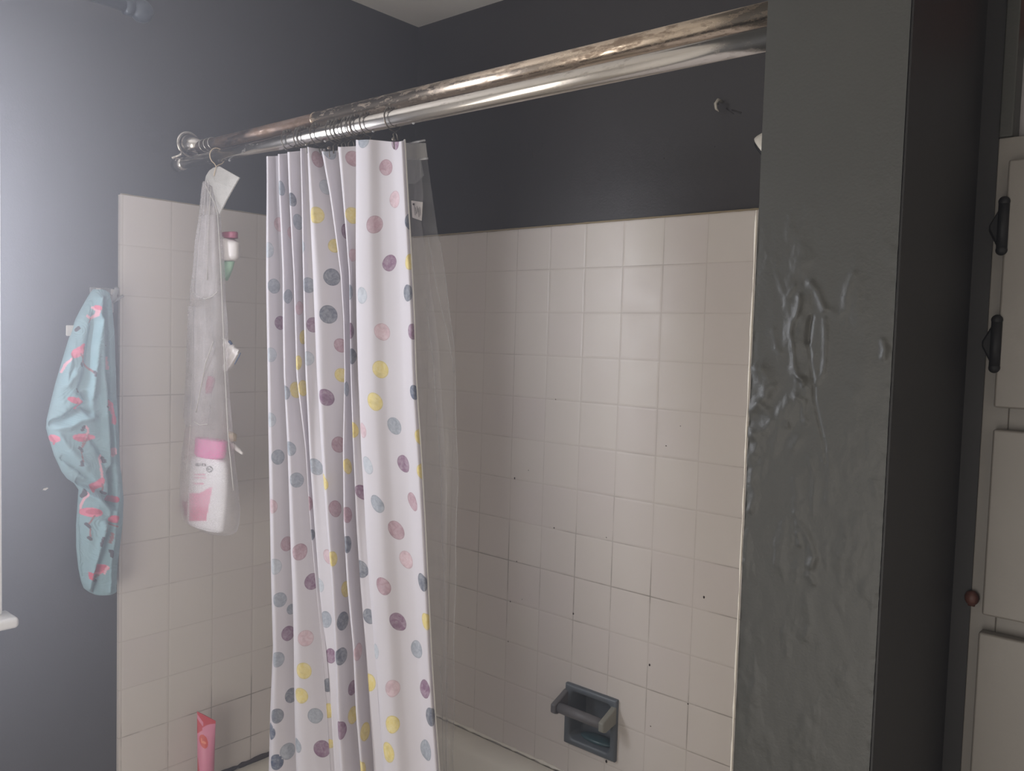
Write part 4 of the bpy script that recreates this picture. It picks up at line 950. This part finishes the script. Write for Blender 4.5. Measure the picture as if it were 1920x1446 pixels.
# other toiletries poking out of the pockets
def chunk(name, out, y, tk, mat, label, cat):
    r = empty(name, W(*at(out[0][1], out[0][0], 1, y)), label, cat)
    return r
r = empty('carton', W(*at(432, 480, 1, BY+.35)), 'small white carton with dark pink top poking from the upper right of the net bag', 'carton')
loft('body', [(448, 412, 433), (456, 412, 446), (482, 413, 446), (490, 413, 440)], BY+.25, 1, lambda py: .14, OFFWHITE, r, 32, 12, None, back=1)
loft('top_flap', [(436, 416, 443), (440, 416, 444), (447, 425, 443)], BY+.25, 1, lambda py: .10, MAROON, r, 24, 8, None, back=1)
loft('base', [(491, 414, 438), (505, 414, 434), (518, 415, 428), (526, 416, 422)], BY+.25, 1, lambda py: .09, GREENP, r, 24, 12, None, back=1)
r = empty('sachet', W(*at(440, 660, 1, BY+.3)), 'crumpled white sachet with dark edge poking from the right of the net bag', 'sachet')
loft('body', [(634, 420, 424), (645, 420, 436), (655, 421, 446), (662, 421, 449), (672, 422, 444), (690, 422, 433), (698, 422, 426)], BY+.2, 1, lambda py: .06, OFFWHITE, r, 32, 24, lambda px, py, s, c: .03*math.sin(px*.5+py*.3), back=1)
A = [at(a, b, 1, BY+.12) for a, b in ((451, 662), (446, 672), (440, 683))]; MB().tube([W(*q) for q in A], .0013, 6).build('dark_edge', BLUEP, r)
A = [at(a, b, 1, BY+.12) for a, b in ((430, 640), (434, 645))]; MB().tube([W(*q) for q in A], .003, 6).build('corner_print', BLUEP, r)
r = empty('razor', W(*at(440, 830, 1, BY+.3)), 'small beige and white razor sticking out right of the bottle cap', 'razor')
A = [at(a, b, 1, BY+.22) for a, b in ((430, 812), (437, 818), (438, 828))]; MB().tube([W(*q) for q in A], [.004, .009, .006], 10).build('head', BEIGE, r, smooth=True)
A = [at(a, b, 1, BY+.22) for a, b in ((430, 828), (440, 838), (455, 851))]; MB().tube([W(*q) for q in A], [.006, .006, .003], 10).build('handle', OFFWHITE, r, smooth=True)
r = loft('comb', [(742, 352, 362), (750, 353, 362), (765, 353, 362), (773, 355, 362)], BY+.15, 1, lambda py: .05, BLUEP, None, 20, 10, None, back=1)[0]
tag(r, 'dark blue comb end showing at the left of the net bag', 'comb')
r = loft('nail_brush', [(941, 343, 352), (948, 343, 352), (952, 347, 352), (962, 347, 352), (966, 348, 351)], BY+.12, 1, lambda py: .05, MAROON, None, 20, 10, None, back=1)[0]
tag(r, 'wine red brush end showing at the lower left of the net bag', 'brush')
r = empty('pumice_sponge', W(*at(383, 720, 1, BY)), 'pink sponge inside the middle of the net bag', 'sponge')
loft('body', [(706, 392, 400), (715, 389, 402), (728, 387, 398), (738, 389, 394)], BY-.12, 1, lambda py: .06, MAROON, r, 24, 16, None, back=1)

# pink tube standing on the tub rim in the left corner
tu = empty('cosmetic_tube', W(.45, -6.1, TUB), 'pink and red cosmetic tube standing upright on the tub rim by the left wall', 'tube')
A0 = at(369.5, 1334, 0, .42); A1 = at(404.5, 1352, 0, .62); zb2 = TUB+.34
NU, NV = 120, 150; v = []; par = []
hw = (Vector((A1[0], A1[1], 0))-Vector((A0[0], A0[1], 0))).length/2; ax = (Vector((A1[0], A1[1], 0))-Vector((A0[0], A0[1], 0))).normalized(); nx_ = Vector((ax.y, -ax.x, 0)); cx_ = Vector(((A0[0]+A1[0])/2, (A0[1]+A1[1])/2, 0))
ztop = (A0[2]+A1[2])/2
for j in range(NV+1):
    t = j/NV; z = ztop+(zb2-ztop)*t
    hx_ = hw*(1-.12*t); dp = .015+.165*sstep(.0, .8, t)*1.0; tilt = (A0[2]-ztop)*(1-sstep(0, .25, t))
    for i in range(NU):
        a = 2*math.pi*i/NU; P = cx_+ax*(-math.cos(a)*hx_)+nx_*(math.sin(a)*dp)
        v.append(W(P.x, P.y, z+math.cos(a)*tilt)); par.append(((1-math.cos(a))/2, t, math.sin(a)))
f = [(j*NU+i, j*NU+(i+1) % NU, (j+1)*NU+(i+1) % NU, (j+1)*NU+i) for j in range(NV) for i in range(NU)]+[tuple(range(NU)), tuple(NV*NU+i for i in range(NU))]
to = mesh_obj('body', v, f, REDTUBE, tu, smooth=True)
bm = bmesh.new(); bm.from_mesh(to.data); bmesh.ops.recalc_face_normals(bm, faces=bm.faces); bm.to_mesh(to.data); bm.free()
TP = srgb(226, 134, 164); TRd = srgb(206, 48, 66); TO = srgb(214, 66, 46); TL = srgb(236, 130, 100)
cols_ = []
Hpx = 170.0
for s, t, c in par:
    X = s*34; Y = t*(ztop-zb2)*T/(hw*2*T)*34   # print in units of roughly one photo pixel
    col = TP
    if c > 0:
        if Y < 28-X*.62+ (4 if X < 10 else 0) and not (6+ X*.8 < Y+2 < 12+X*.9 and X < 11): col = TRd
        if X < 1.5+ (Y-78)*.12 and Y > 78: col = TRd
        if ell((X, Y), (12.5, 46), 7.4, 13.5, -22): col = TO
        if ell((X, Y), (13.5, 48), 4.6, 2.2, 28) or ell((X, Y), (8.5, 44), 1.2, 5, -10): col = TL
    else: col = TRd if Y < 20 else TP
    cols_.append(col)
paint_verts(to, cols_)
MB().tube([W(cx_.x, cx_.y, TUB+.005), W(cx_.x, cx_.y, TUB+.34)], [.0155, .0165], 28).build('cap', OFFWHITE, tu, smooth=True)

# ------------------------------------------------------------------ light
def area(name, loc, target, sx, sy, power, col, spread=180):
    l = bpy.data.lights.new(name, 'AREA'); l.shape = 'RECTANGLE'; l.size = sx; l.size_y = sy; l.energy = power; l.color = col; l.spread = math.radians(spread)
    o = bpy.data.objects.new(name, l); C.objects.link(o); o.location = loc
    o.rotation_euler = (Vector(target)-Vector(loc)).to_track_quat('-Z', 'Y').to_euler(); return o
area('window_daylight', W(-.3, -12.7, -.8), W(10, -11, .4), 3.3*T, 4.6*T, 18.5, (.89, .91, 1.0))
area('window_daylight_lower', W(-.3, -13.4, -5.4), W(10, -12, -6.4), 4.6*T, 4.4*T, 7, (.89, .91, 1.0))
# soft fill added out of view behind the camera to lift curtain and tiles
area('rear_fill', W(12.5, YF+.3, -7.6), W(9, 0, -6.0), 1.0, 1.7, 30, (1.0, .95, .91))
wd = bpy.data.worlds.new('World'); bpy.context.scene.world = wd; wd.use_nodes = True
nt = wd.node_tree; bgn = nt.nodes['Background']; bgn.inputs[0].default_value = (.7, .8, 1, 1); bgn.inputs[1].default_value = 1.0
# thin scatter volume added to imitate the veil of glare around the window
vs = nt.nodes.new('ShaderNodeVolumeScatter'); vs.inputs['Density'].default_value = .118; vs.inputs['Anisotropy'].default_value = .72
vs.inputs['Color'].default_value = (.93, .925, 1.0, 1)
nt.links.new(vs.outputs[0], nt.nodes['World Output'].inputs['Volume'])

cam = bpy.data.cameras.new('camera'); co_ = bpy.data.objects.new('camera', cam); C.objects.link(co_)
cam.sensor_width = 36; cam.lens = 36*F/1920; cam.clip_start = .02; cam.sensor_fit = 'HORIZONTAL'
from mathutils import Matrix
M = Matrix(((_R[0][0], _R[0][2], -_R[0][1], 0), (_R[1][0], _R[1][2], -_R[1][1], 0), (_R[2][0], _R[2][2], -_R[2][1], 0), (0, 0, 0, 1)))
M.translation = W(*CP); co_.matrix_world = M
S = bpy.context.scene; S.camera = co_
S.view_settings.view_transform = 'Standard'; S.view_settings.look = 'None'; S.view_settings.exposure = 0; S.view_settings.gamma = 1; S.view_settings.use_curve_mapping = False
S.cycles.max_bounces = 8; S.cycles.transparent_max_bounces = 20; S.cycles.use_denoising = True
